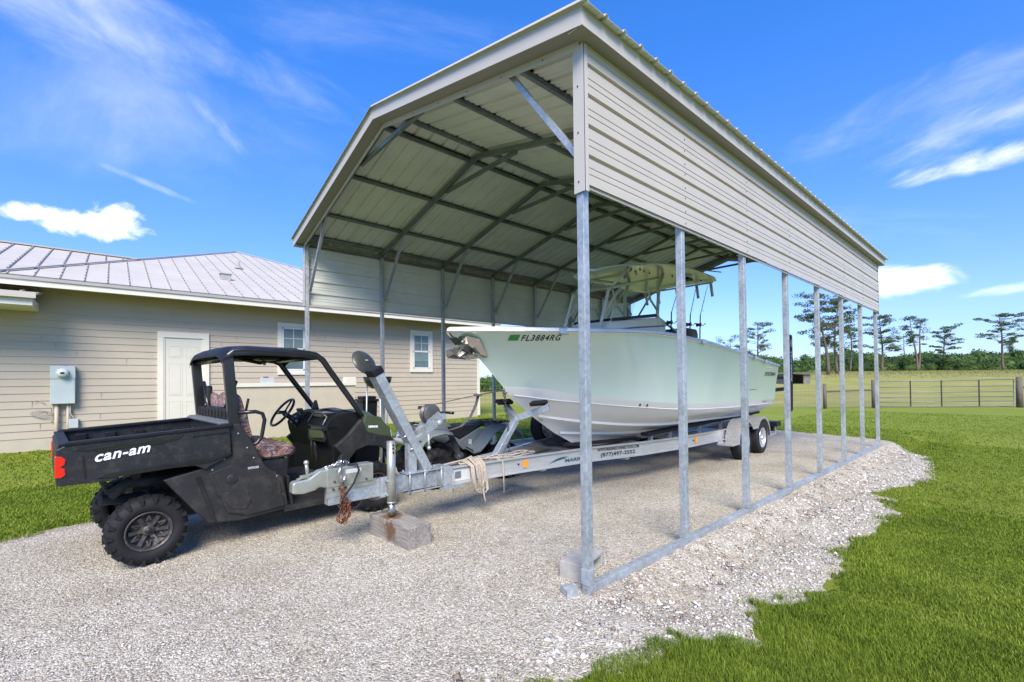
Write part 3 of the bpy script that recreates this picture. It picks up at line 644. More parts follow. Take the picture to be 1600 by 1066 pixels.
# wing behind on the left: plane rising from a lower line to its ridge
W0 = Vector((-9.0, -.88, 4.05)); W1 = Vector((E0.x, -.88, 4.055)); R0 = Vector((-9.0, 5.9, 6.62)); R1 = Vector((.62, 5.9, 6.62))
def wing():
    sm = []; x = -8.8
    while x < .9:
        y0 = -.88 if x < E0.x else E0.y+(AP.y-E0.y)*(x-E0.x)/(AP.x-E0.x)
        if y0 < 4.3: sm.append((Vector((x, y0, 4.04+(y0+.88)*.342)), Vector((x, 4.48, 5.873))))
        x += .41
    vs = [Vector((-9, -.88, 4.03)), Vector((E0.x, -.88, 4.03)), Vector((1.40, 4.5, 5.87)), Vector((-9, 4.5, 5.87))]
    roofplane(vs, 'roof', sm)
    mb = MB(); mb.bar(Vector((-9, 4.5, 5.90)), Vector((1.35, 4.5, 5.90)), .16, .04); hp(mb, 'ridge_cap', ROOFS)
    roofplane([Vector((-9, 4.5, 5.87)), Vector((1.4, 4.5, 5.87)), Vector((1.4, 9, 4.3)), Vector((-9, 9, 4.3))], 'roof', [])
wing()
mb = MB(); n_ = Vector((0, 0, 1))
mb.bar(E0+n_*.03, AP+n_*.04, .12, .03); mb.bar(AP+n_*.04, E1+n_*.03, .12, .03); hp(mb, 'ridge_cap', ROOFS)
def roof_z(x, y): # front plane height at local y
    return 4.06+(y+.88)*(AP.z-4.06)/(AP.y+.88)
mb = MB(); yv = 1.5; xv = 2.71; zv = roof_z(xv, yv); mb.cbox(xv-.14, xv+.14, yv-.12, yv+.12, zv-.05, zv+.16, .02); mb.cbox(xv-.17, xv+.17, yv-.15, yv+.15, zv+.16, zv+.19, .01); hp(mb, 'roof_vent', M_('vent_grey', (.33, .33, .32), .5))
mb = MB(); yv = 4.2; xv = 3.57; zv = roof_z(xv, yv); mb.lathe([(.17, 0), (.08, .10), (.045, .14), (.04, .30), (0, .30)], (xv, yv, zv-.02), 'z', 14); hp(mb, 'plumbing_vent', M_('vent_pipe', (.28, .27, .25), .6))
# door
dr = MB(); dx0, dx1, dz0, dz1 = 1.02, 1.93, .42, 2.86
mb = MB(); 
for (a, b, c, d) in ((.89, 1.02, .36, 2.88), (1.93, 2.06, .36, 2.88), (.89, 2.06, 2.881, 3.04)): mb.cbox(a, b, -.062, .0, c, d, .004)
mb.cbox(1.021, 1.05, -.05, .0, .42, 2.879, .003); mb.cbox(1.90, 1.929, -.05, .0, .42, 2.879, .003)
hp(mb, 'door_trim', CREAM)
mb = MB(); mb.box(1.05, 1.90, -.030, -.002, .42, 2.879)
door = hp(mb, 'door', DOORM)
mb = MB()
for (a, b) in ((1.14, 1.42), (1.53, 1.81)):
    for (c, d) in ((.58, 1.12), (1.30, 2.16), (2.34, 2.64)):
        mb.cbox(a+.03, b-.03, -.036, -.030, c+.03, d-.03, .002)
        for (e, f, g, h_) in ((a, b, c-.012, c), (a, b, d, d+.012), (a-.012, a, c-.012, d+.012), (b, b+.012, c-.012, d+.012)): mb.box(e, f, -.036, -.030, g, h_)
hp(mb, 'door_panel', DOORM, door)
mb = MB(); mb.ball((1.845, -.05, 1.35), .032, seg=14); mb.tube([(1.845, -.05, 1.35), (1.845, -.01, 1.35)], .018); hp(mb, 'handle', STAIN, door)
def window(x0, x1, z0, z1):
    mb = MB(); t = .12
    mb.cbox(x0, x0+t, -.062, 0, z0, z1-t, .004); mb.cbox(x1-t, x1, -.062, 0, z0, z1-t, .004)
    mb.cbox(x0+t, x1-t, -.060, 0, z0, z0+t, .004); mb.cbox(x0-.0, x1+.0, -.065, 0, z1-t+.001, z1+.01, .004)
    wdw = hp(mb, 'window', CREAM)
    a, b, c, d = x0+t+.02, x1-t-.02, z0+t+.02, z1-t-.02; mid = (c+d)/2
    fr = MB()
    for (e, f, g, h_) in ((a, a+.04, c, d), (b-.04, b, c, d), (a, b, c, c+.045), (a, b, d-.045, d), (a, b, mid-.03, mid+.03)): fr.cbox(e, f, -.050, -.008, g, h_, .003)
    fr.cbox(x0+t, a, -.042, 0, z0+t, z1-t, .002); fr.cbox(b, x1-t, -.042, 0, z0+t, z1-t, .002); fr.cbox(a, b, -.042, 0, z0+t, c, .002); fr.cbox(a, b, -.042, 0, d, z1-t, .002)
    hp(fr, 'sash', WHITEP, wdw)
    g = MB(); g.box((a+b)/2-.008, (a+b)/2+.008, -.040, -.033, mid, d-.04); g.box(a+.04, b-.04, -.040, -.033, (mid+d)/2-.008, (mid+d)/2+.008); hp(g, 'grid_bar', WHITEP, wdw)
    g = MB(); g.add([(a, -.028, c), (b, -.028, c), (b, -.028, d), (a, -.028, d)], [(0, 1, 2, 3)])
    hp(g, 'glass', GLASS, wdw, recalc=False)
    g = MB(); zz = d-.05
    while zz > mid-.35: g.box(a+.04, b-.04, -.0305, -.0285, zz-.022, zz); zz -= .034
    hp(g, 'blind', BLIND, wdw)
window(3.86, 4.80, 1.86, 3.50); window(8.49, 9.47, 1.96, 3.56)
# small porch roof at far left
mb = MB(); mb.box(-4.5, -1.33, -1.20, -.02, 3.36, 3.54); hp(mb, 'porch_beam', CREAM)
mb = MB(); mb.prism([(-1.28, 3.585), (-.02, 3.80), (-.02, 3.84), (-1.28, 3.63)], -4.5, -1.25, axis='x'); mb.box(-4.5, -1.27, -1.30, -1.24, 3.51, 3.64)
x = -1.5
while x > -4.4: mb.bar((x, -1.28, 3.645), (x, -.05, 3.855), .025, .03); x -= .41
hp(mb, 'porch_roof', ROOFM)
# electric meter, conduits, junction box and coiled cable on the wall
met = thing('electric_meter', 'pale grey electric meter box on the house wall left of the door', 'electric meter', (-.915, HY-.03, 1.16))
mb = MB(); mb.cbox(-.215, .215, -.17, 0, 0, .91, .012); mb.build('meter_box', METER, met)
mb = MB(); mb.cbox(-.22, .22, -.178, -.168, .62, .90, .006); mb.box(-.215, .215, -.18, -.17, .60, .612); mb.build('box_cover', METER, met)
mb = MB(); mb.lathe([(.115, 0), (.115, -.03), (.10, -.04), (.098, -.10), (.08, -.125), (0, -.13)], (0, -.178, .74), 'y', 28); mb.build('meter_dial', M_('meter_glass', (.55, .60, .58), .12, 0, .2, 8, coat=.6), met)
mb = MB(); mb.box(-.035, .035, -.312, -.308, .715, .76); mb.build('dial_face', TEXTB, met)
mb = MB(); mb.tube([(-.11, -.07, 0), (-.11, -.07, -1.0)], .038, 12); mb.build('conduit', SIDING, met)
mb = MB(); mb.tube([(.085, -.07, 0), (.085, -.07, -1.0)], .026, 10); mb.tube([(.125, -.07, 0), (.125, -.07, -.25), (.18, -.06, -.33), (.18, -.06, -.40)], .014, 8); mb.build('conduit', SIDING, met)
mb = MB(); mb.cbox(.10, .27, -.10, 0, -.60, -.38, .01); mb.build('junction_box', METER, met)
mb = MB()
pts = [Vector((-.20+.02*math.sin(t*3), -.015, .45-.9*t)) for t in [q/10 for q in range(11)]]
mb.tube(pts, .006, 6)
for k in range(3):
    mb.tube([Vector((-.42+.13*math.cos(a)+.05*k, -.02-.008*k, -.2+.08*math.sin(a)-.02*k)) for a in [q*2*math.pi/20 for q in range(21)]], .006, 6, cap=False)
mb.tube([(-.3, -.02, .0), (-.45, -.03, .12), (-.5, -.02, .05)], .006, 6)
mb.build('cable', M_('grey_cable', (.42, .40, .36), .6), met)
# low stucco wall in front of the house
lw = thing('stucco_wall', 'low tan stucco wall with a cream cap between carport and house', 'wall', (2.3, 14.0, 0))
mb = MB(); mb.box(0, 3.44, 0, .2, -.1, 1.50); mb.build('wall', STUCCO, lw)
mb = MB(); mb.cbox(-.03, 3.47, -.04, .24, 1.50, 1.60, .008); mb.cbox(3.13, 3.46, -.03, .22, 1.602, 1.76, .008); mb.build('cap', CREAM, lw)
mb = MB(); mb.cbox(-.17, .17, -.06, .06, 0, .15, .01); mb.cbox(-.10, .03, -.03, .03, .15, .18, .01, 1)
o = mb.build('utility_box', [METER, DARK]); o.location = (3.25, 14.1, 1.602); tag(o, 'small grey utility box with dark top resting on the low stucco wall', 'utility box')
mb = MB(); mb.cbox(-.035, .035, -.035, .035, 0, 1.22, .004); o = mb.build('latch_post', M_('post_cream', (.56, .54, .45), .5)); o.location = (1.62, 13.6, 0)
mb = MB(); mb.cbox(-.010, .012, -.050, -.036, .80, 1.12, .003); mb.cbox(-.02, .055, -.056, -.05, .92, .95, .002); mb.build('latch', M_('dark_latch', (.05, .045, .035), .5), o); tag(o, 'short cream post with a dark latch in front of the house door', 'post')
tb = thing('trash_bin', 'black lidded bin standing by the house right of the stucco wall', 'bin', (5.42, 12.4, .0))
mb = MB(); mb.prism([(-.18, 0), (.18, 0), (.22, 1.05), (-.22, 1.05)], -.22, .22); mb.build('bin_body', BLACKP, tb, bevel=.015)
mb = MB(); mb.cbox(-.25, .25, -.26, .26, 1.05, 1.12, .02); mb.cbox(-.2, .2, -.2, .2, 1.12, 1.2, .03); mb.build('lid', BLACKP, tb)
# hose bibb on the wall
mb = MB(); mb.tube([(0, 0, 0), (0, -.12, 0), (0, -.15, -.05)], .014, 8); mb.tube([(0.03, -.12, .03), (.25, -.14, -.10), (.32, -.12, -.22), (.22, -.1, -.25)], .008, 6); mb.ball((0, -.1, .03), .03)
o = mb.build('hose_tap', M_('tap', (.45, .45, .42), .5)); o.location = (7.05, HY-.02, 2.02); tag(o, 'small wall tap with a loop of pale hose between the two windows', 'tap')
# ------------------------------------------------------------------ field: fence, gate, shed, trees, woods
def W(px, D):                          # ground position by bearing and distance
    k = (px-800)/F*D; return (D*math.cos(YAW)+k*math.sin(YAW), D*math.sin(YAW)-k*math.cos(YAW))
def gz(x, y): return float(hgt(np.array([x]), np.array([y]))[0])
F0 = Vector(W(1288, 22.6)); F1 = Vector(W(1364.5, 22.6)); F2 = Vector(W(1592, 22.0)); FD = (F2-F1).normalized()
fence = thing('wooden_fence', 'weathered post and rail fence running left from the metal gate', 'fence', (F1.x, F1.y, gz(*F1)))
mb = MB(); mb.tube([(0, 0, -.1), (0, 0, 1.42)], [.10, .095], 12); mb.build('post', POSTW, fence, smooth_all=False)
dv = F0-F1
mb = MB(); mb.tube([(dv.x, dv.y, -.1), (dv.x, dv.y, 1.25)], [.08, .075], 12); mb.build('post', POSTW, fence)
mb = MB(); mb.tube([(0, 0, .92), (dv.x*.5, dv.y*.5, .90), (dv.x, dv.y, .86)], [.045, .04, .045], 8); mb.build('rail', POSTW, fence)
wf = MB(); nn = 46
for k in range(nn):
    t = k/(nn-1)*1.0; q = dv*t; wf.tube([(q.x, q.y, .03), (q.x, q.y, .88)], .004, 3, cap=False)
for z in (.05, .2, .35, .5, .65, .8): wf.tube([(0, 0, z), (dv.x, dv.y, z)], .004, 3, cap=False)
wf.build('wire_mesh', M_('fence_wire', (.2, .2, .19), .6, .5), fence)
fl = thing('wire_fence', 'thin wire field fence with slim dark posts seen behind the boat', 'fence', (F0.x, F0.y, gz(*F0)))
ld = (F0-F1).normalized(); wires = MB()
for k in range(1, 9):
    q = ld*(3.2*k); mb = MB(); mb.tube([(q.x, q.y, -.1), (q.x, q.y, 1.15)], .035, 8); mb.build('post', POSTW, fl)
q = ld*25.6
for z in (.06, .25, .45, .65, .85, 1.05): wires.tube([(0, 0, z), (q.x, q.y, z)], .005, 3, cap=False)
for k in range(0, 128):
    p_ = ld*(k*.2); wires.tube([(p_.x, p_.y, .05), (p_.x, p_.y, 1.05)], .003, 3, cap=False)
wires.build('wire_mesh', bpy.data.materials['fence_wire'], fl)
ROT = math.atan2(FD.y, FD.x)
gate = thing('farm_gate', 'long galvanised tube gate with five rails between two wooden posts', 'gate', (F1.x+FD.x*.2, F1.y+FD.y*.2, gz(*F1)), ROT)
GL = (F2-F1).length-.45
mb = MB()
mb.tube([(0, 0, .08), (0, 0, 1.32), (GL, 0, 1.38), (GL, 0, .08), (0, 0, .08)], .026, 8); mb.build('frame', GALV_D, gate)
for k, z in enumerate((.30, .52, .76, 1.04)): mb = MB(); mb.tube([(0, 0, z), (GL, 0, z+.02)], .020, 8); mb.build('rail', GALV_D, gate)
for t in (.24, .47, .745): mb = MB(); mb.cbox(GL*t-.03, GL*t+.03, -.035, -.02, .08, 1.36, .004); mb.build('brace', DARK, gate)
gp = MB(); gp.tube([(0, 0, -.1), (0, 0, 1.5)], [.13, .115], 14); o = gp.build('gate_post', POSTW); o.location = (F2.x, F2.y, gz(*F2)); tag(o, 'thick weathered wooden post at the right end of the farm gate', 'post')
rb = thing('rail_fence', 'single wooden rail leaving the thick gate post toward the right edge', 'fence', (F2.x, F2.y, gz(*F2)))
mb = MB(); e = FD*3.4; mb.tube([(FD.x*.12, FD.y*.12, .98), (e.x, e.y, .96)], .045, 8); mb.build('rail', POSTW, rb); mb = MB(); mb.tube([(e.x, e.y, -.1), (e.x, e.y, 1.2)], .08, 10); mb.build('post', POSTW, rb)
sx_, sy_ = W(1240, 62); sh = thing('field_shed', 'small open fronted grey shed far across the pasture', 'shed', (sx_, sy_, gz(sx_, sy_)-.05), R(-32))
mb = MB(); mb.box(-1.5, 1.5, 1.4, 1.5, 0, 1.3); mb.box(-1.5, -1.4, -1.2, 1.4, 0, 1.3); mb.box(1.4, 1.5, -1.2, 1.4, 0, 1.3); mb.box(.4, 1.4, -1.25, -1.15, 0, 1.3); mb.build('wall', M_('shed_wall', (.16, .15, .135), .8, 0, .2, 3), sh)
mb = MB(); mb.prism([(-1.7, 1.42), (1.7, 1.30), (1.7, 1.36), (-1.7, 1.50)], -1.7, 1.7, axis='x'); mb.build('roof', M_('shed_roof', (.16, .165, .16), .5), sh)
def leaf_quads(P, size, up_bias=.3):
    n = len(P); a = rg.normal(size=(n, 3)); a /= np.linalg.norm(a, axis=1, keepdims=True); b = rg.normal(size=(n, 3)); b -= (a*b).sum(1, keepdims=True)*a; b /= np.linalg.norm(b, axis=1, keepdims=True)
    s1 = size*rg.uniform(.5, 1.3, (n, 1)); s2 = s1*rg.uniform(.35, .8, (n, 1))
    V = np.stack([P-a*s1, P-b*s2, P+a*s1, P+b*s2], 1); i = np.arange(n)[:, None]*4
    return V.reshape(-1, 3), np.concatenate([i, i+1, i+2, i+3], 1)
def pine(px, D, h_, label, seed, spread=.3, lo=.35, lean=0, dens=1.0, clumps=26, flat=.45, twin=0, group='pine trees beyond the pasture'):
    x, y = W(px, D); r_ = random.Random(seed); base = Vector((x, y, gz(x, y)-.3))
    t = thing('pine_tree', label, 'tree', base, 0, group); tr = MB(); clp = []
    rt_ = Vector((math.sin(YAW), -math.cos(YAW), 0))
    stems = [(0, 0)] if not twin else [(0, -.02*h_), (twin, .03*h_)]
    for (off, ln) in stems:
        path = []; hh = h_*(1-.06*(off != 0))
        for k in range(9):
            q = k/8; path.append(rt_*(off*(.1+.9*q)+(lean+ln)*q*q+.02*h_*math.sin(q*5+seed))+Vector((0, 0, q*hh*.95)))
        tr.tube(path, [.02*h_*(1-.82*k/8) for k in range(9)], 7)
        nb = int(clumps/len(stems))
        for k in range(nb):
            q = lo+(1-lo)*(k+.5)/nb; zz = q*hh*.96; i = min(7, int(q*8)); p0 = path[i].lerp(path[i+1], q*8-i)
            prof = math.sin(min(1, (q-lo)/(1-lo)*1.15+.25)*math.pi*.78)**.8
            ang = r_.uniform(0, 6.28); ln_ = h_*spread*prof*r_.uniform(.35, 1.0); e = p0+Vector((math.cos(ang)*ln_, math.sin(ang)*ln_, ln_*r_.uniform(.05, .4)))
            tr.tube([p0, p0.lerp(e, .5)+Vector((0, 0, -.03*h_*r_.random())), e], [.0055*h_, .004*h_, .002*h_], 4)
            clp.append((e, h_*r_.uniform(.035, .075)))
            if r_.random() < .6: clp.append((p0.lerp(e, .6), h_*r_.uniform(.025, .05)))
        clp.append((path[-1], h_*.06)); clp.append((path[-1]+rt_*.05*h_, h_*.05))
    tr.build('trunk', BARK, t)
    P = []
    for c, rr in clp:
        n = int(105*dens); q = rg.normal(size=(n, 3)); q /= np.linalg.norm(q, axis=1, keepdims=True); q *= rg.random((n, 1))**.4
        P.append(np.array(c)+q*np.array([rr*1.35, rr*1.35, rr*flat*1.3]))
    V, Fc = leaf_quads(np.concatenate(P), h_*.0095); o = raw_mesh('crown', V, Fc, [PINE]); o.parent = t
    return t
pine(1292, 88, 16.5, 'tall bare trunked pine left of the pair seen through the right posts', 1, .30, .35, -1.5, clumps=34)
pine(1306, 92, 16.0, 'tall spreading pine right of the pair seen through the right posts', 2, .34, .30, .8, clumps=34)
pine(1187, 80, 10.5, 'small airy pine just above the stern of the boat', 3, .40, .25, -.5, clumps=26)
pine(1141, 95, 8.2, 'low rounded pine top peeking over the boat gunwale', 4, .45, .3, 0, clumps=26, flat=.8)
pine(1330, 120, 13.5, 'thin pale trunked tree behind the sixth post', 5, .2, .35, 0, clumps=14)
pine(1378, 115, 15.0, 'bushy pine just right of the last carport post', 6, .32, .35, 0, clumps=30, dens=1.2)
pine(1432, 118, 15.2, 'twin stemmed thin pine above the left half of the gate', 7, .17, .55, -1.0, clumps=18, twin=2.2)
pine(1416, 125, 10.5, 'short flat topped tree beside the twin stemmed pine', 8, .42, .6, -.6, clumps=16)
pine(1477, 122, 12.8, 'dense layered pine above the middle of the gate', 9, .40, .42, 0, clumps=30, dens=1.2, flat=.35)
pine(1569, 110, 14.6, 'wide spreading layered pine above the right gate post', 10, .48, .45, -1.2, clumps=34, flat=.32)
pine(1582, 140, 11.0, 'small round dark tree at the right edge above the woods', 11, .22, .5, 0, clumps=14, flat=.9, dens=1.5)
def woods():
    P = []; core = MB(); r_ = random.Random(5)
    for px in np.arange(1080, 1710, 4.5):
        for row in range(3):
            D = 128+row*11+r_.uniform(-6, 6); x, y = W(px+r_.uniform(-5, 5), D)
            big = float(vn(np.array([px*1.]), np.array([row*50.]), 30, 4)[0]); H_ = (3.2+row*1.3+2.6*big+r_.uniform(-.6, .6))*(1.0 if px > 1165 else .85)
            z0 = gz(x, y)-.6
            for k in range(r_.randint(2, 4)):
                wd = r_.uniform(1.3, 3.4); hh = H_*r_.uniform(.45, 1.0); ox, oy = r_.uniform(-2.2, 2.2), r_.uniform(-2, 2); rz_ = min(hh*.5, r_.uniform(1.2, 2.4)); zc = z0+hh-rz_
                n = 110; q = rg.normal(size=(n, 3)); q /= np.linalg.norm(q, axis=1, keepdims=True); q *= rg.uniform(.7, 1.12, (n, 1))
                P.append(np.array([x+ox, y+oy, zc])+q*np.array([wd, wd, rz_])); core.ball((x+ox, y+oy, zc-.2), (wd*.78, wd*.78, rz_*.85), seg=8)
                if rz_ < hh*.45: P.append(np.array([x+ox, y+oy, z0+hh*.35])+q[:60]*np.array([wd*.9, wd*.9, hh*.42])); core.ball((x+ox, y+oy, z0+hh*.3), (wd*.8, wd*.8, hh*.42), seg=8)
    for px in np.arange(560, 900, 5):      # far low bushes seen under the bow
        D = 190+r_.uniform(-10, 10); x, y = W(px, D); hh = r_.uniform(2.5, 5.0); z0 = gz(x, y)-.3; wd = 3.0
        n = 150; q = rg.normal(size=(n, 3)); q /= np.linalg.norm(q, axis=1, keepdims=True)
        P.append(np.array([x, y, z0+hh*.4])+q*np.array([wd, wd, hh*.5])); core.ball((x, y, z0+hh*.35), (wd*.85, wd*.85, hh*.42), seg=8)
    V, Fc = leaf_quads(np.concatenate(P), .34); o = raw_mesh('woods', V, Fc, [WOODS]); tag(o, 'dense dark green woods along the far edge of the pasture', 'woods', kind='stuff')
    c = core.build('undergrowth', WOODS); tag(c, 'dark thicket filling the far woods', 'undergrowth', kind='stuff')
woods()
P = []
for k in range(60):                     # scrub band behind the wire fence under the bow
    D = 62+rnd.uniform(-4, 4); x, y = W(720+k*3.2, D); n = 160; q = rg.normal(size=(n, 3)); q /= np.linalg.norm(q, axis=1, keepdims=True)
    P.append(np.array([x, y, gz(x, y)+.3])+q*np.array([.9, .9, .75]))
V, Fc = leaf_quads(np.concatenate(P), .16); tag(raw_mesh('scrub', V, Fc, [WOODS]), 'low green scrub across the field behind the house corner', 'scrub', kind='stuff')
n = 50000; a = rg.uniform(800, 1700, n); Dd = 23+103*rg.random(n)**.7; k = (a-800)/F*Dd; x = Dd*math.cos(YAW)+k*math.sin(YAW); y = Dd*math.sin(YAW)-k*math.cos(YAW)
z = hgt(x, y); hh = rg.uniform(.04, .14, n)*np.where(Dd > 85, 2.2, 1); wv = .008+.0006*Dd; an = rg.uniform(0, 6.28, n)
V = np.stack([np.stack([x-np.cos(an)*wv, y-np.sin(an)*wv, z], 1), np.stack([x+np.cos(an)*wv, y+np.sin(an)*wv, z], 1), np.stack([x+rg.normal(0, .06, n), y+rg.normal(0, .06, n), z+hh], 1)], 1)
kk = ((x*.836+y*.549) > 27.9) & (Dd > 72)
V = V[kk]; tag(raw_mesh('pasture_grass', V.reshape(-1, 3), np.arange(len(V)*3).reshape(-1, 3), [leafmat('dry_grass', (.17, .19, .05), (.36, .33, .14), .3)]), 'rough yellowish pasture grass beyond the gate', 'grass', kind='stuff')
# ------------------------------------------------------------------ wheels
def tyre(mb, c, r, wd, rim, lugs=0, lug_h=.012, axis='y', mi=0, n=48):
    h = wd/2
    prof = [(rim, -h*.75), (rim+.012, -h*.92), (rim+(r-rim)*.45, -h*1.02), (r*.955, -h*.88), (r*.99, -h*.62), (r, -h*.3), (r, h*.3), (r*.99, h*.62), (r*.955, h*.88), (rim+(r-rim)*.45, h*1.02), (rim+.012, h*.92), (rim, h*.75)]
    mb.lathe(prof, c, axis, n, mi)
    for k in range(lugs):
        for sgn in (-1, 1):
            a = 2*math.pi*(k+(.5 if sgn > 0 else 0))/lugs; da = math.pi/lugs*.52
            vs = []
            for (rr, aa) in ((r-.004, 0), (r+lug_h, 0)):
                for (t, y) in ((a-da*.8, sgn*h*.10), (a+da*.6, sgn*h*.10), (a+da, sgn*h*.92), (a-da*.5, sgn*h*.92)):
                    q = rr if abs(y) < h*.5 else rr-.018
                    vs.append(Vector(c)+Vector((q*math.cos(t), y, q*math.sin(t))))
            mb.add(vs, [(0, 1, 2, 3), (7, 6, 5, 4), (0, 4, 5, 1), (1, 5, 6, 2), (2, 6, 7, 3), (3, 7, 4, 0)], mi)
            vs = []                                                  # shoulder lug
            for (y, ) in ((sgn*h*.80,), (sgn*h*1.04,)):
                for (t, q) in ((a-da*.4, r-.002), (a+da*.9, r-.002), (a+da*.7, r-.05), (a-da*.2, r-.05)): vs.append(Vector(c)+Vector((q*math.cos(t), y, q*math.sin(t))))
            mb.add(vs, [(0, 1, 2, 3), (7, 6, 5, 4), (0, 4, 5, 1), (1, 5, 6, 2), (2, 6, 7, 3), (3, 7, 4, 0)], mi)
# ------------------------------------------------------------------ utility vehicle (x forward, y toward its far side)
utv = thing('utility_vehicle', 'muddy black utility side by side with open cargo bed and camo seats', 'utility vehicle', (.22, 5.10, 0), R(4.9))
UW = 1.52
def up_(mb, name, mats, parent=utv, **k): return mb.build(name, mats, parent, **k)
def utv_wheel(x, y, side):
    s = -1 if side == 0 else 1
    c = (x, y, .305); t = MB(); tyre(t, c, .292, .25, .165, lugs=18, lug_h=.014)
    wv = up_(t, 'wheel', RUB)
    rm = MB(); o = s*.07
    rm.lathe([(.170, s*.10), (.172, s*.115), (.160, s*.112), (.150, s*.085), (.135, s*.055), (.05, s*.045), (.045, s*.075), (.03, s*.085), (0, s*.085)], c, 'y', 36)
    for k in range(6):
        a = k*math.pi/3; p0 = Vector(c)+Vector((.045*math.cos(a), s*.055, .045*math.sin(a))); p1 = Vector(c)+Vector((.142*math.cos(a), s*.082, .142*math.sin(a)))
        rm.bar(p0, p1, .030, .022, upv=(0, 1, 0))
        a += math.pi/6; p0 = Vector(c)+Vector((.09*math.cos(a-.16), s*.066, .09*math.sin(a-.16))); p1 = Vector(c)+Vector((.142*math.cos(a), s*.084, .142*math.sin(a))); rm.bar(p0, p1, .014, .018, upv=(0, 1, 0))
        p0 = Vector(c)+Vector((.09*math.cos(a+.16), s*.066, .09*math.sin(a+.16))); rm.bar(p0, p1, .014, .018, upv=(0, 1, 0))
    up_(rm, 'rim', RIMD, wv)
    nt = MB()
    for k in range(4):
        a = k*math.pi/2+.4; nt.tube([Vector(c)+Vector((.075*math.cos(a), s*.05, .075*math.sin(a))), Vector(c)+Vector((.075*math.cos(a), s*.085, .075*math.sin(a)))], .011, 6)
    nt.ball(Vector(c)+Vector((0, s*.085, 0)), (.028, .012, .028)); up_(nt, 'hub_cap', BLACKM, wv)
for x in (.02, 2.235):
    utv_wheel(x, .13, 0); utv_wheel(x, UW-.13, 1)
# cargo bed
bed_side = [(-.545, .80), (-.20, .795), (-.16, .845), (.36, .835), (.43, .79), (.655, .90), (.64, 1.175), (-.50, 1.125), (-.56, 1.09)]
bd = MB()
bd.prism(bed_side, .0, .045); bd.prism(bed_side, UW-.045, UW)
bd.box(-.54, .645, .045, UW-.045, .84, .87)                       # floor
bd.prism([(-.56, .80), (-.52, .80), (-.50, 1.11), (-.56, 1.09)], .045, UW-.045)
bd.prism([(.60, .86), (.65, .88), (.64, 1.19), (.60, 1.18)], .045, UW-.045)
bed = up_(bd, 'cargo_bed', BLACKM, bevel=.008)
bt = MB()
for y0, y1 in ((-.012, .075), (UW-.075, UW+.012)):
    bt.bar((-.52, (y0+y1)/2, 1.130), (.655, (y0+y1)/2, 1.190), .087, .028)
bt.bar((-.515, 0.03, 1.118), (-.515, UW-.03, 1.118), .07, .03, upv=(0, 0, 1)); bt.bar((.635, .02, 1.19), (.635, UW-.02, 1.19), .07, .03)
up_(bt, 'bed_rail', BLACKP, bed, bevel=.006)
bi = MB()                                                          # stake pockets and ribs inside
for x in (-.35, -.12, .12, .36, .55):
    for y in (UW-.0725, .0675): bi = MB(); bi.cbox(x-.045, x+.045, y-.0275, y+.0275, .87, 1.10 if y > .5 else 1.06, .012); up_(bi, 'bed_rib', BLACKP, bed)
for y in (.3, .6, .9, 1.2): bi = MB(); bi.cbox(.55, .60, y-.06, y+.06, .87, 1.12, .012); up_(bi, 'bed_rib', BLACKP, bed)
bs = MB()                                                          # moulded relief on the near side
bs.prism([(-.47, 1.075), (-.44, 1.095), (-.02, 1.118), (.27, 1.135), (.23, 1.10), (.12, 1.07), (-.02, 1.062), (-.30, 1.05)], -.006, .001)
bs.prism([(-.33, .835), (-.28, .862), (.50, .895), (.64, .925), (.64, .905), (.50, .868), (.42, .855), (-.20, .822)], -.012, .001)
bs.prism([(-.40, .84), (-.385, .84), (-.40, 1.03), (-.415, 1.03)], -.005, .001)
bs.prism([(.33, 1.12), (.62, 1.135), (.62, 1.125), (.33, 1.11)], -.012, .001)
up_(bs, 'bed_moulding', BLACKG, bed, bevel=.003)
bh = MB()
for (a, b) in ((-.40, -.20), (-.14, .04), (.09, .20)): bh.prism([(a, 1.068+.05*(a+.4)), (b, 1.076+.05*(b+.4)), (b-.03, 1.096+.05*(b+.4)), (a+.02, 1.086+.05*(a+.4))], -.010, -.0055)
up_(bh, 'tie_slot', TEXTB, bed)
for y0, y1 in ((-.008, .06), (UW-.06, UW+.008)):
    tl = MB(); tl.prism([(-.568, .87), (-.53, .865), (-.505, .89), (-.510, .935), (-.535, .95), (-.510, .97), (-.505, 1.01), (-.53, 1.035), (-.568, 1.04)], y0, y1); up_(tl, 'taillight', RED, bevel=.006)
uB = lambda x, y: (-.345+x*math.cos(R(7.5))-y*math.sin(R(4)), -.0055, .968+x*math.sin(R(8.0))+y)
text('bed_lettering', 'can-am', .118, lambda x, y: (-.335+x, -.0055, .968+y+x*.12), TEXTW, bed, width=.36, shear=.24, off=.0028, spacing=1.08)
# tool tray lying in the bed
mb = MB(); mb.cbox(-.02, .42, .75, 1.2, .872, .98, .015); mb.bar((-.03, .74, .99), (.43, .74, 1.01), .02, .02, 1); mb.bar((.0, .9, 1.05), (.38, .9, 1.07), .03, .015, 1)
o = up_(mb, 'tray', [BLACKP, M_('grey_edge', (.35, .37, .38), .4)], bed)
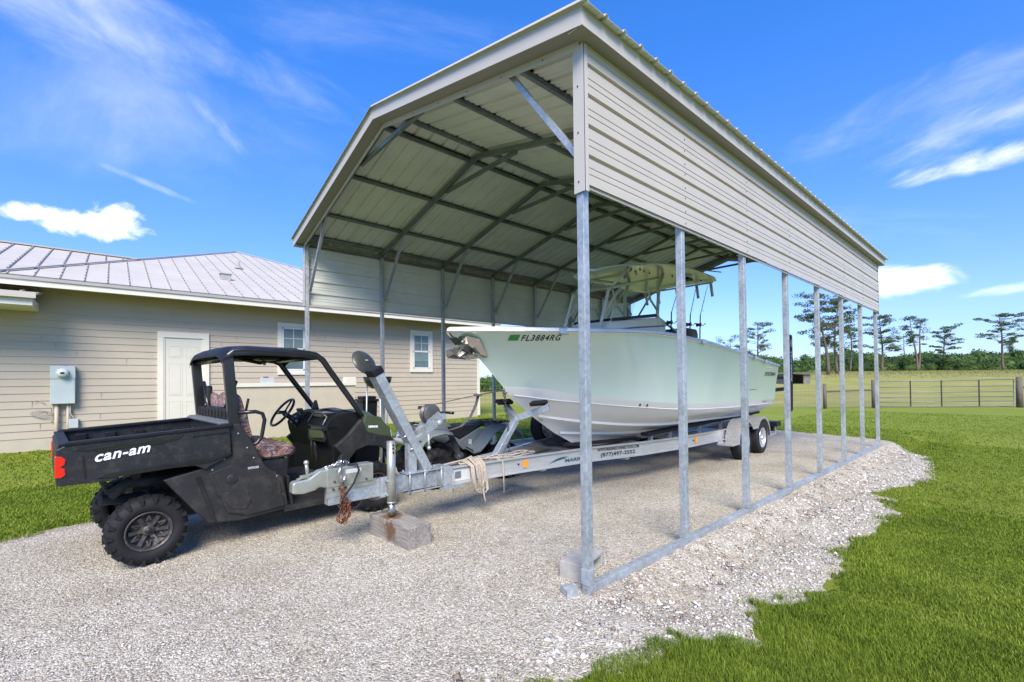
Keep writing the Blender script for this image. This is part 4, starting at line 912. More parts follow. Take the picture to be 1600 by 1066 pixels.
# rear quarter, door-height side panel and sill
q = MB()
q.prism([(.44, .80), (.12, .735), (.33, .44), (.47, .265), (.74, .235), (1.20, .262), (1.14, .60), (.98, .735), (.955, .77), (.86, .98), (.74, 1.20), (.63, 1.20), (.67, .90)], .03, .09)
q.prism([(.44, .80), (.12, .735), (.33, .44), (.47, .265), (.74, .235), (1.20, .262), (1.14, .60), (.98, .735), (.955, .77), (.86, .98), (.74, 1.20), (.63, 1.20), (.67, .90)], UW-.09, UW-.03)
q.box(.50, 1.10, .09, UW-.09, .30, .66)
up_(q, 'side_panel', BLACKMUD, bevel=.012)
q = MB(); q.prism([(.46, .74), (.66, .80), (.95, .70), (1.10, .56), (1.15, .30), (.80, .275), (.62, .34)], .012, .031); q.prism([(.52, .55), (.80, .52), (.83, .42), (.78, .34), (.66, .37)], .004, .014)
q.lathe([(0, -.012), (.045, -.010), (.05, 0), (.05, .02)], (.66, .015, .66), 'y', 20)
up_(q, 'engine_cover', BLACKMUD, bevel=.006)
q = MB(); q.prism([(.36, .72), (.50, .27), (.53, .27), (.40, .73)], .018, .034); q.prism([(1.20, .60), (1.245, .27), (1.22, .26), (1.165, .60)], .02, .08); up_(q, 'trim_strip', BLACKG)
for (bx, bz) in ((.50, .77), (.60, .86), (.72, 1.10), (.80, .95), (1.08, .62), (1.13, .42), (.40, .62), (.86, .84)):
    q = MB(); q.lathe([(0, -.006), (.008, -.005), (.011, 0), (.011, .004)], (bx, .028, bz), 'y', 10); up_(q, 'panel_rivet', GALV_D)
text('side_badge', 'DEFENDER', .032, lambda x, y: (.80+x, -.0005+.01, .735+y), TEXTW, utv, width=.10)
fl_ = MB(); fl_.box(1.10, 1.95, .07, UW-.07, .27, .31); fl_.bar((1.15, .05, .262), (1.86, .05, .262), .07, .06); fl_.bar((1.15, UW-.05, .262), (1.86, UW-.05, .262), .07, .06)
for k in range(5): fl_.bar((1.2, .16+.05*k, .315), (1.8, .16+.05*k, .315), .015, .012)
up_(fl_, 'floor', BLACKMUD)
# roll cage: rear posts, roof rails, front pillars
for y in (.10, UW-.10):
    s = 1 if y < .5 else -1
    t = MB(); t.cbox(-.0475, .0475, -.035, .035, 0, .70, .012, mat=Matrix.Translation((.70, y, 1.16)) @ Matrix.Rotation(R(-4.5), 4, 'Y')); up_(t, 'rear_post', BLACKTUBE)
    t = MB(); t.tube([(.64, y, 1.82), (.655, y, 1.885), (.70, y, 1.925), (.80, y, 1.945), (1.35, y, 1.935), (1.52, y, 1.915), (1.60, y, 1.86), (1.68, y, 1.745), (2.04, y, 1.255), (2.10, y, 1.14)], .034, 12); up_(t, 'cage_tube', BLACKTUBE)
t = MB(); t.tube([(.66, .10, 1.85), (.66, UW-.10, 1.85)], .03, 10); up_(t, 'cage_cross_tube', BLACKTUBE); t = MB(); t.tube([(1.56, .10, 1.89), (1.56, UW-.10, 1.89)], .028, 10)
up_(t, 'cage_cross_tube', BLACKTUBE)
for pp_ in ([(.72, .12, 1.62), (.70, .45, 1.30)], [(.72, UW-.12, 1.62), (.70, UW-.45, 1.30)], [(.70, .10, 1.33), (.70, UW-.10, 1.33)]): t = MB(); t.tube(pp_, .022, 8); up_(t, 'cage_brace', BLACKTUBE)
rf = MB()
def roof_ring(x, zc, hw): return [(x, UW/2-hw, zc-.05), (x, UW/2-hw+.03, zc-.01), (x, UW/2-hw*.80, zc+.02), (x, UW/2-hw*.72, zc+.035), (x, UW/2, zc+.040), (x, UW/2+hw*.72, zc+.035), (x, UW/2+hw*.80, zc+.02), (x, UW/2+hw-.03, zc-.01), (x, UW/2+hw, zc-.05)]
rr_ = [roof_ring(x, z, hw) for x, z, hw in ((.585, 1.865, .68), (.60, 1.90, .70), (.68, 1.948, .70), (.86, 1.965, .70), (1.35, 1.955, .70), (1.52, 1.935, .69), (1.63, 1.885, .67), (1.66, 1.868, .66))]
rf.grid(rr_, 0, True); rf.grid([[(x, y, z-.022) for x, y, z in r_] for r_ in rr_], 0, True)
edge = [r_[0] for r_ in rr_]+list(rr_[-1][1:])+[r_[-1] for r_ in rr_[::-1]][1:]+list(rr_[0][::-1])[1:]
rf.grid([edge, [(x, y, z-.022) for x, y, z in edge]], 0, False)
rf.cbox(.83, 1.42, .36, UW-.36, 1.985, 2.004, .008)
up_(rf, 'roof', BLACKP)
ob = MB(); ob.cbox(.86, 1.02, .55, .95, 1.855, 1.91, .02); ob.cbox(1.06, 1.28, .50, 1.0, 1.865, 1.915, .02); ob.tube([(.9, .5, 1.86), (1.1, .6, 1.83), (1.25, .9, 1.86), (1.3, 1.1, 1.84)], .018, 6); up_(ob, 'overhead_pouch', BLACKP)
mr_ = MB(); mr_.cbox(.70, .76, 1.15, 1.33, 1.36, 1.58, .025); up_(mr_, 'mirror', BLACKG)
hb = MB(); hb.tube([(.73, .06, 1.305), (.88, .04, 1.31), (.945, .04, 1.285), (.965, .04, 1.22), (.94, .05, 1.05), (.90, .06, .985), (.84, .06, .965)], .019, 10); up_(hb, 'grab_bar', BLACKTUBE)
hb = MB(); hb.cbox(.655, .70, .14, UW-.14, 1.16, 1.34, .015)
for k in range(9): hb.cbox(.648, .658, .22+.13*k, .26+.13*k, 1.19, 1.32, .004)
up_(hb, 'rear_shroud', BLACKP)
rk = MB(); rk.cbox(.56, .72, .08, UW-.08, 1.195, 1.225, .012)
for k in range(8): rk.cbox(.57, .71, .12+.17*k, .20+.17*k, 1.222, 1.235, .005)
up_(rk, 'vent_cover', M_('grey_plastic', (.12, .135, .14), .4, 0, .15, 8))
# seats with camouflage covers
def cushion(name, pts_, y0, y1, mat):
    mb = MB(); n = 10; rows = []
    for i in range(n+1):
        t = i/n; y = y0+(y1-y0)*t; e = 1-abs(2*t-1)**5; cx = sum(p[0] for p in pts_)/len(pts_); cz = sum(p[1] for p in pts_)/len(pts_)
        rows.append([(cx+(p[0]-cx)*(.72+.28*e), y, cz+(p[1]-cz)*(.6+.4*e)+.008*math.sin(9*t+p[0]*20)) for p in pts_])
    mb.grid(rows, 0, True, closed=True)
    for r_ in (rows[0], rows[-1]): mb.add(r_, [tuple(range(len(r_)))])
    return up_(mb, name, mat)
sq = [(.90, .84), (.90, .93), (.94, .985), (1.05, .975), (1.18, .95), (1.29, .925), (1.335, .88), (1.335, .83), (1.30, .79), (1.1, .775), (.95, .775)]
for a, b in ((.12, .54), (.56, .92), (.94, 1.38)): cushion('seat', sq, a, b, CAMO)
bq = [(.80, .92), (.89, .93), (.90, 1.0), (.87, 1.15), (.83, 1.32), (.79, 1.48), (.765, 1.50), (.735, 1.47), (.735, 1.30), (.75, 1.10)]
for a, b in ((.14, .54), (.58, .90), (.96, 1.36)): cushion('backrest', bq, a, b, CAMO)
for y in (.34, 1.16):
    hb = MB(); hb.tube([(.86, y-.14, 1.44), (.84, y-.12, 1.3), (.89, y-.05, 1.1), (.93, y+.05, .99)], .012, 6); up_(hb, 'seat_belt', BLACKC)
sb_ = MB(); sb_.box(.86, 1.22, .14, UW-.14, .31, .78); up_(sb_, 'seat_base', BLACKM)
# dash, steering, hood, fenders, nose
ds = MB()
ds.prism([(1.66, 1.08), (1.70, 1.16), (1.80, 1.21), (1.95, 1.235), (2.12, 1.225), (2.12, .80), (1.92, .70), (1.80, .40), (1.74, .40), (1.74, .80), (1.68, .98)], .16, UW-.16); up_(ds, 'dashboard', M_('dash_black', (.009, .0095, .010), .62, 0, .3, 5, spec=.12), bevel=.015)
ds = MB(); ds.cbox(1.62, 1.82, .16, .50, 1.03, 1.09, .02); ds.cbox(1.64, 1.70, .20, .62, .90, 1.04, .02); ds.cbox(1.70, 1.86, .30, .62, 1.17, 1.235, .02); ds.cbox(1.70, 1.86, .68, .86, 1.17, 1.25, .02); up_(ds, 'dash_shelf', BLACKG)
ds = MB(); ds.prism([(.20, .95), (.50, .93), (.55, .99), (.52, 1.03), (.20, 1.05)], 1.625, 1.66, axis='x'); up_(ds, 'dash_panel', GREENP, bevel=.006)
ds = MB(); ds.tube([(1.64, .20, 1.10), (1.70, .22, 1.19), (1.72, .42, 1.235), (1.72, .62, 1.235), (1.66, .66, 1.12)], .009, 8); ds.tube([(1.645, .24, 1.075), (1.66, .64, 1.075)], .008, 8); up_(ds, 'dash_trim', M_('satin_grey', (.16, .17, .175), .3, .2, .1, 8))
ds = MB(); ds.cbox(-.02, .02, -.07, .07, -.06, .06, .014, mat=Matrix.Translation((1.66, .88, 1.22)) @ Matrix.Rotation(R(-25), 4, 'Y')); dg_ = up_(ds, 'gauge_pod', BLACKG)
ds = MB(); ds.cbox(-.024, -.019, -.03, .03, -.025, .03, .001, mat=Matrix.Translation((1.66, .88, 1.22)) @ Matrix.Rotation(R(-25), 4, 'Y')); up_(ds, 'gauge_face', M_('lcd_grey', (.20, .23, .22), .3, 0, .1, 8), dg_)
ds = MB(); ds.prism([(1.90, 1.21), (1.96, 1.36), (1.985, 1.36), (2.02, 1.22)], 1.16, 1.20); up_(ds, 'phone_mount', BLACKG, bevel=.008)
ds = MB(); ds.cbox(1.755, 1.765, .42, .52, .66, .76, .002); up_(ds, 'warning_label', LABELM)
ds = MB(); ds.tube([(1.77, .60, .36), (1.72, .60, .80), (1.72, .60, .95)], .05, 12); ds.tube([(1.60, .85, .40), (1.75, .85, .50)], .02, 6); up_(ds, 'centre_column', BLACKG)
sw = MB(); cW = Vector((1.50, 1.06, 1.225)); ax = Vector((-.80, 0, .60)).normalized(); e1 = Vector((0, 1, 0)); e2 = ax.cross(e1)
sw.tube([cW+(e1*math.cos(a)+e2*math.sin(a))*.20 for a in [k*2*math.pi/28 for k in range(29)]], .016, 8, cap=False)
for a in (0.15, math.pi-.15, math.pi*1.5): sw.tube([cW-ax*.02, cW+(e1*math.cos(a)+e2*math.sin(a))*.195], .011, 6)
sw.lathe([(.05, -.02), (.05, .02), (0, .02)], cW, 'z', 14); sw.tube([cW-ax*.02, cW-ax*.5], .032, 10); sw.tube([cW-ax*.16, cW-ax*.3], .06, 10); up_(sw, 'steering_wheel', BLACKTUBE)
hd = MB()
hrows = []
for x, z, zs in ((2.06, 1.235, 1.20), (2.16, 1.245, 1.19), (2.28, 1.215, 1.15), (2.36, 1.15, 1.08), (2.42, 1.05, 1.0)):
    hrows.append([(x, .06, zs-.04), (x, .10, zs), (x, .30, z), (x, .5, z+.01), (x, UW/2, z-.01), (x, UW-.5, z+.01), (x, UW-.30, z), (x, UW-.10, zs), (x, UW-.06, zs-.04)])
hd.grid(hrows, 0, True); up_(hd, 'hood', GREENP)
for y0, y1 in ((.0, .07), (UW-.07, UW)):
    hs_ = MB(); hs_.prism([(2.03, 1.05), (2.09, 1.205), (2.30, 1.16), (2.335, 1.10), (2.42, 1.02), (2.44, .90), (2.20, .945), (2.08, .99)], y0+.012, y1); up_(hs_, 'hood_side', GREENP, bevel=.012)
    fd = MB(); fd.prism([(1.77, .27), (1.70, .40), (1.71, .62), (1.78, .76), (1.70, .86), (1.86, .98), (2.03, 1.16), (2.10, 1.0), (2.24, .955), (2.44, .905), (2.45, .72), (2.42, .62), (2.385, .62), (2.37, .74), (2.28, .80), (2.10, .83), (1.96, .79), (1.88, .70), (1.85, .55), (1.87, .27)], y0, y1); up_(fd, 'front_fender', BLACKMUD, bevel=.01)
    hl = MB(); hl.prism([(2.405, 1.00), (2.44, .99), (2.45, .90), (2.415, .905)], y0+.02 if y0 < .5 else y0-.16, y1+.14 if y0 < .5 else y1-.02); up_(hl, 'headlight', M_('lamp_lens', (.55, .56, .56), .1, 0, .1, 9, coat=.8), bevel=.005)
nz_ = MB(); nz_.prism([(2.12, .80), (2.44, .92), (2.47, .80), (2.45, .45), (2.30, .30), (2.0, .27), (2.0, .40), (2.1, .5)], .34, UW-.34); up_(nz_, 'nose', BLACKP, bevel=.02)
nz_ = MB(); nz_.tube([(2.52, .35, .42), (2.53, .35, .78), (2.53, UW-.35, .78), (2.52, UW-.35, .42), (2.52, .35, .42)], .022, 8); nz_.tube([(2.53, .6, .42), (2.53, .6, .78)], .02, 8); up_(nz_, 'front_bumper', BLACKTUBE)
text('hood_badge', 'DEFENDER', .032, lambda x, y: (2.12+x, .0095, 1.045+y-.06*x), TEXTW, utv, width=.13, off=.002)
ub = MB(); ub.box(-.05, 2.3, .45, UW-.45, .28, .50); ub.box(-.05, .55, .40, UW-.40, .48, .72); ub.tube([(-.2, .3, .60), (-.2, UW-.3, .60)], .03, 8); ub.tube([(-.05, .2, .78), (-.05, UW-.2, .78)], .035, 8)
for y, s in ((.30, 1), (UW-.30, -1)):
    for x in (.02, 2.235):
        ub.tube([(x-.08, y+.25*s, .34), (x, y-.05*s, .30), (x+.08, y+.25*s, .34)], .022, 6); ub.tube([(x-.08, y+.25*s, .48), (x, y-.05*s, .40), (x+.08, y+.25*s, .48)], .018, 6)
        ub.tube([(x+.05, y, .34), (x+.02, y+.18*s, .76)], .035, 10)
        for k in range(7): ub.tube([Vector((x+.05, y, .42)).lerp(Vector((x+.02, y+.18*s, .76)), k/7)+Vector((.05*math.cos(a), .05*math.sin(a), 0)) for a in [j*math.pi/4 for j in range(9)]], .009, 5, cap=False)
ub.tube([(-.22, .28, .62), (-.10, .26, .72), (.16, .28, .70), (.20, .40, .60)], .05, 8); ub.tube([(-.28, .35, .58), (-.1, .40, .55), (.2, .4, .55)], .045, 8)
up_(ub, 'underbody', DARK)
# ------------------------------------------------------------------ boat trailer (x aft, y to port/far side, hitch line on y = 0)
TLOC, TROT = (2.3, 4.45, 0), R(3.0)
tr = thing('boat_trailer', 'aluminium tandem axle boat trailer with galvanised tongue carrying the green boat', 'boat trailer', TLOC, TROT)
def tp(mb, name, mats, parent=tr, **k): return mb.build(name, mats, parent, **k)
t = MB(); t.bar((-.78, 0, .520), (.56, 0, .500), .10, .175); tp(t, 'tongue', GALV_T, bevel=.006)
t = MB()
for x in (.10, .30, .44): t.cbox(x-.008, x+.008, -.062, .062, .40, .605, .004)
t.cbox(.06, .56, -.075, .075, .598, .610, .003); t.cbox(.06, .56, -.075, .075, .398, .408, .003)
for x in (.09, .28, .50):
    for y in (-.07, .07): t.tube([(x, y, .38), (x, y, .63)], .009, 6)
tp(t, 'clamp_plate', GALV_T)
# coupler and surge brake actuator
c_ = MB(); c_.prism([(-1.10, .60), (-1.10, .69), (-1.08, .705), (-.96, .715), (-.86, .775), (-.78, .785), (-.78, .60), (-.86, .625), (-.90, .60), (-1.0, .585)], -.05, .05); tp(c_, 'coupler', ZINC, bevel=.014)
c_ = MB(); c_.tube([(-.95, 0, .72), (-.965, 0, .86)], .017, 8); c_.cbox(-1.02, -.93, -.02, .02, .715, .75, .008); c_.ball((-.965, 0, .86), .024); c_.bar((-1.06, -.03, .72), (-.92, -.03, .76), .012, .02); tp(c_, 'coupler_latch', ZINC)
c_ = MB(); c_.cbox(-.80, -.33, -.065, .065, .605, .785, .010); c_.cbox(-.80, -.30, -.056, -.05, .56, .62, .003); tp(c_, 'brake_actuator', ZINC)
c_ = MB()
for x in (-.74, -.68, -.62): c_.tube([(x+.25-.25, -.072, .585), (x, -.05, .585)], .012, 8)
c_.tube([(-.41, -.078, .635), (-.41, -.06, .635)], .012, 8); c_.tube([(-.73, -.078, .655), (-.73, -.06, .655)], .011, 8); tp(c_, 'bolt', RIMD)
c_ = MB(); c_.box(-.62, -.46, -.0665, -.0655, .715, .755); tp(c_, 'warning_label', LABELM)
c_ = MB(); c_.cbox(-.80, -.62, -.054, -.048, .505, .60, .004); tp(c_, 'chain_plate', ZINC)
def chain(mb, pts_, r=.011, ln=.036, wr=.35):
    P_ = [Vector(p) for p in pts_]; L_ = [0]
    for a, b in zip(P_, P_[1:]): L_.append(L_[-1]+(b-a).length)
    n = max(2, int(L_[-1]/(ln*.78)))
    def at(s_):
        for i in range(len(P_)-1):
            if s_ <= L_[i+1] or i == len(P_)-2: return P_[i].lerp(P_[i+1], (s_-L_[i])/max(1e-6, L_[i+1]-L_[i])), (P_[i+1]-P_[i]).normalized()
    for k in range(n):
        c, d = at(L_[-1]*(k+.5)/n); a = d.orthogonal().normalized(); a = (Matrix.Rotation(math.pi/2*(k % 2), 3, d) @ a)
        mb.tube([c+d*math.cos(q)*ln*.55+a*math.sin(q)*ln*.36 for q in [j*2*math.pi/8 for j in range(9)]], r*.45, 5, cap=False)
ch_ = MB(); chain(ch_, [(-.66, -.10, .66), (-.65, -.11, .52), (-.655, -.11, .34), (-.64, -.10, .28), (-.60, -.10, .33), (-.60, -.10, .46)]); chain(ch_, [(-.67, -.09, .58), (-.69, -.11, .38), (-.72, -.10, .30), (-.68, -.10, .26), (-.64, -.09, .30)]); chain(ch_, [(-.62, -.09, .48), (-.61, -.12, .33), (-.66, -.13, .27), (-.70, -.12, .33)]); tp(ch_, 'safety_chain', RUST)
ch_ = MB(); ch_.tube([(-.68, -.10, .80), (-.70, -.10, .74), (-.705, -.10, .69), (-.68, -.105, .655), (-.645, -.10, .67), (-.64, -.10, .70)], .014, 8); ch_.tube([(-.76, -.06, .80), (-.70, -.07, .825), (-.66, -.05, .80), (-.60, -.02, .82)], .008, 6); chain(ch_, [(-.80, -.02, .79), (-.70, -.07, .82), (-.64, -.03, .80), (-.60, .02, .83), (-.55, .02, .80)], .012); chain(ch_, [(-.72, 0, .80), (-.66, -.04, .84), (-.62, .0, .80)], .012); tp(ch_, 'safety_hook', STAIN)
ch_ = MB(); ch_.tube([(-.60, -.06, .80), (-.52, -.09, .80), (-.50, -.10, .74), (-.56, -.11, .62), (-.66, -.11, .50), (-.69, -.10, .42)], .010, 8); ch_.tube([(-.69, -.03, .42), (-.62, -.05, .36), (-.50, -.06, .37), (-.44, -.06, .43)], .009, 8); tp(ch_, 'brake_cable', BLACKC)
# jack with inner leg standing on the timber block
j = MB(); j.tube([(-.17, -.135, .985), (-.17, -.135, .36)], .044, 20); j.tube([(-.17, -.135, .990), (-.17, -.135, .985)], .046, 20); j.tube([(-.17, -.135, .375), (-.17, -.135, .360)], .046, 20); jk = tp(j, 'trailer_jack', ZINC)
j = MB(); j.tube([(-.17, -.135, .36), (-.17, -.135, .225)], .034, 18); tp(j, 'inner_leg', STAIN, jk)
j = MB(); j.cbox(-.26, -.14, -.10, -.052, .42, .62, .006); j.cbox(-.225, -.115, -.15, -.05, .44, .46, .004); j.cbox(-.225, -.115, -.15, -.05, .58, .60, .004); tp(j, 'jack_bracket', GALV_T, jk)
j = MB()
for z in (.955, .92, .88): j.tube([(-.175, -.185, z), (-.165, -.17, z)], .010, 8)
tp(j, 'jack_hole', TEXTB, jk)
# winch post
WP0, WP1 = Vector((.34, 0, .60)), Vector((-.275, 0, 1.70))
wpn = MB(); wpn.bar(WP0, WP1, .105, .155, upv=(0, 1, 0)); wst = tp(wpn, 'winch_post', GALV_T, bevel=.01)
dW = (WP1-WP0).normalized()
w_ = MB(); w_.bar(WP1-dW*.03, WP1+dW*.05, .125, .175, upv=(0, 1, 0)); tp(w_, 'post_cap', BLACKP, wst, bevel=.012)
w_ = MB(); w_.bar((.145, 0, .60), (.145, 0, .95), .10, .085, upv=(0, 1, 0)); w_.bar((.05, 0, .606), (.50, 0, .606), .16, .012); tp(w_, 'post_foot', GALV_T, wst, bevel=.004)
w_ = MB()
for q in (.27, .40):
    c = WP0.lerp(WP1, q)
    e1_ = Vector((0, 1, 0)); e2_ = dW.cross(e1_)
    w_.tube([c+e1_*.058+e2_*.083, c-e1_*.058+e2_*.083, c-e1_*.058-e2_*.083, c+e1_*.058-e2_*.083, c+e1_*.058+e2_*.083], .008, 6)
tp(w_, 'u_bolt', STAIN, wst)
wn_ = MB(); wn_.bar((.10, .03, .98), (.62, .03, 1.20), .06, .075, upv=(0, 1, 0)); tp(wn_, 'winch_arm', GALV_T, wst)
wn_ = MB(); wn_.prism([(.28, 1.02), (.42, 1.08), (.52, 1.20), (.44, 1.26), (.30, 1.17), (.25, 1.10)], -.105, -.098); wn_.prism([(.28, 1.02), (.42, 1.08), (.52, 1.20), (.44, 1.26), (.30, 1.17), (.25, 1.10)], .02, .027)
wn_.lathe([(0, -.125), (.03, -.125), (.035, -.105), (.035, -.10)], (.46, 0, 1.13), 'y', 14); wn_.tube([(.30, -.115, 1.02), (.29, -.14, .88)], .014, 8); wn_.ball((.29, -.14, .87), .022)
for a in range(10):
    q = 2*math.pi*a/10; wn_.ball((.40+.03*math.cos(q), -.107, 1.16+.03*math.sin(q)), .006)
tp(wn_, 'winch', GALV_T, wst)
wn_ = MB(); wn_.lathe([(0, -.09), (.10, -.09), (.108, -.085), (.108, -.06), (.075, -.055), (.075, .0), (.108, .005), (.108, .012), (0, .015)], (.375, 0, 1.235), 'y', 30); tp(wn_, 'winch_drum', M_('dull_steel', (.10, .098, .095), .45, .4, .25, 9), wst)
sg = MB()
def ribbon(mb, pts_, wd, th=.004, wdir=(0, 1, 0)):
    for a, b in zip(pts_, pts_[1:]): mb.bar(a, b, wd, th, upv=Vector(b)-Vector(a) if False else (Vector(wdir).cross(Vector(b)-Vector(a))), ext=.002)
ribbon(sg, [(.42, -.03, 1.335), (.80, -.02, 1.385), (1.12, 0, 1.425)], .05); sg.tube([(1.10, 0, 1.42), (1.45, 0, 1.462), (1.56, 0, 1.475)], .010, 6); sg.cbox(1.07, 1.15, -.035, .035, 1.405, 1.435, .01)
ribbon(sg, [(1.12, 0, 1.41), (1.08, 0, 1.30), (1.0, .01, 1.16), (.86, .02, 1.05), (.70, .03, 1.02), (.50, .02, 1.04)], .05); tp(sg, 'winch_strap', STRAPM, wst)
# bow support post: tube up to a Y with two padded arms
B0, B1 = Vector((1.38, 0, .60)), Vector((1.80, 0, 1.10))
bp_ = MB(); bp_.bar(B0, B1, .075, .10, upv=(0, 1, 0)); bpo = tp(bp_, 'bow_support', GALV_T, bevel=.008)
for s in (-1, 1):
    a = MB(); p0 = B1+Vector((-.02, s*.02, -.01)); p1 = Vector((1.98, s*.40, 1.235)); a.bar(p0, p1, .07, .085, upv=(0, 0, 1), ext=.02); arm = tp(a, 'support_arm', GALV_T, bpo, bevel=.006)
a = MB(); a.cbox(1.36, 1.80, -.12, .12, .585, .60, .003); a.bar((1.50, 0, .60), (1.74, 0, 1.02), .05, .02, upv=(0, 1, 0)); tp(a, 'support_base', GALV_T, bpo)
for s in (-1, 1):
    a = MB(); a.cbox(1.74, 2.02, -.045, .045, 0, .05, .01, mat=Matrix.Translation((0, s*.34, 1.275)) @ Matrix.Rotation(R(s*28), 4, 'X')); tp(a, 'bow_pad', RUBT, bpo)
a = MB()
ch2 = MB(); chain(ch2, [(1.56, .0, 1.45), (1.60, -.02, 1.1), (1.62, -.03, .66), (1.70, -.03, .62)], .011, .042); tp(ch2, 'bow_chain', M_('dark_chain', (.10, .10, .11), .5, .7, .2, 10), bpo)
# frame rails (I-beams) curving out from the tongue
RAIL = [(.52, .075), (1.58, .25), (2.79, .52), (3.73, .76), (4.8, .90), (6.25, .955), (9.05, .955)]
def rail_z(x): return np.interp(x, [.5, 3, 6, 9.1], [.605, .64, .615, .60])
for s in (-1, 1):
    mb = MB(); prof = [(-.035, 0), (.035, 0), (.035, .014), (.005, .018), (.005, .182), (.035, .186), (.035, .20), (-.035, .20), (-.035, .186), (-.005, .182), (-.005, .018), (-.035, .014)]
    rows = []
    for i, (x, y) in enumerate(RAIL):
        a = Vector((*RAIL[max(i-1, 0)], 0)); b = Vector((*RAIL[min(i+1, len(RAIL)-1)], 0)); d = (b-a).normalized(); nrm = Vector((-d.y, d.x, 0))
        rows.append([(x+nrm.x*u, s*(y+nrm.y*u), rail_z(x)-.20+v) for u, v in prof])
    mb.grid(rows, 0, False, closed=True)
    for r_ in (rows[0], rows[-1]): mb.add(r_, [tuple(range(len(r_)))])
    rl = tp(mb, 'frame_rail', ALU)
    def rp(x, dz, off=.040):                                        # a point on the outer web of the rail
        y = np.interp(x, [q[0] for q in RAIL], [q[1] for q in RAIL]); return Vector((x, s*(y+off), rail_z(x)-.20+dz))
    if s < 0:
        mb = MB()
        for xx, dz in ((1.66, .105), (5.30, .10)):
            p = rp(xx, dz, .0); mb.cbox(p.x-.035, p.x+.035, p.y-.022, p.y-.010, p.z-.05, p.z+.05, .004)
        tp(mb, 'side_reflector', AMBER, rl)
        mb = MB()
        for xx, dz in ((1.56, .11), (5.2, .10)): mb.ball(rp(xx, dz, .012), .014, seg=8)
        tp(mb, 'rail_bolt', TEXTB, rl)
        mb = MB(); p = rp(.60, .03, .006); mb.add([rp(.60, .03, .010), rp(.86, .03, .010), rp(.86, .17, .010), rp(.60, .17, .010)], [(0, 1, 2, 3)]); mb.add([rp(.66, .06, .013), rp(.74, .06, .013), rp(.74, .14, .013), rp(.66, .14, .013)], [(0, 1, 2, 3)], 1); tp(mb, 'data_plate', [LABELM, GALV_D], rl, recalc=False)
        P_ = lambda x0, z0: (lambda x, y: rp(x0+x, z0+y, .011))
        text('rail_lettering', 'WWW.MARINECONNECTION.COM', .062, P_(2.87, .125), TEXTB, rl, width=.80, off=.001)
        text('rail_lettering', '(877)497-2552', .075, P_(2.93, .045), TEXTB, rl, width=.66, off=.001)
        text('rail_lettering', 'MARINE', .060, P_(2.30, .045), TEXTN, rl, width=.36, off=.002)
        mb = MB()
        for (x_, z_, l_, h_) in ((2.02, .035, .34, .085), (2.10, .06, .22, .04)):
            lo_ = [rp(x_+l_*q/8, z_+h_*(q/8)**.6, .011) for q in range(9)]; hi_ = [rp(x_+l_*q/8, z_+h_*(q/8)**.6+.022*math.sin(math.pi*q/8), .011) for q in range(9)]
            mb.grid([lo_, hi_], 0, False)
        tp(mb, 'swoosh_logo', TEXTN, rl, recalc=False)
mb = MB(); mb.bar((.42, -.16, .395), (.75, -.16, .395), .03, .03); mb.cbox(.50, .62, -.13, .13, .40, .62, .004); tp(mb, 'rail_joint', GALV_T)
for x, yy in ((2.0, .30), (3.5, .66), (4.9, .86), (6.1, .90), (7.0, .90), (8.6, .90)):
    mb = MB(); mb.bar((x, -yy, .42), (x, yy, .42), .10, .07); tp(mb, 'cross_member', ALU)
for s in (-1, 1):
    mb = MB(); mb.bar((4.2, s*.55, .69), (8.9, s*.80, .80), .14, .05); bk = tp(mb, 'bunk', BLACKC)
    mb = MB()
    for x in (4.4, 5.0, 6.1, 7.0, 8.6):
        k = (x-4.2)/4.7; mb.box(x-.03, x+.03, s*(.55+.25*k)-.02, s*(.55+.25*k)+.02, .44, .67+.11*k)
    tp(mb, 'bunk_bracket', GALV_T, bk)
for s in (-1, 1):
    mb = MB(); mb.bar((2.6, s*.20, .66), (4.6, s*.22, .56), .10, .04); tp(mb, 'keel_bunk', BLACKC)
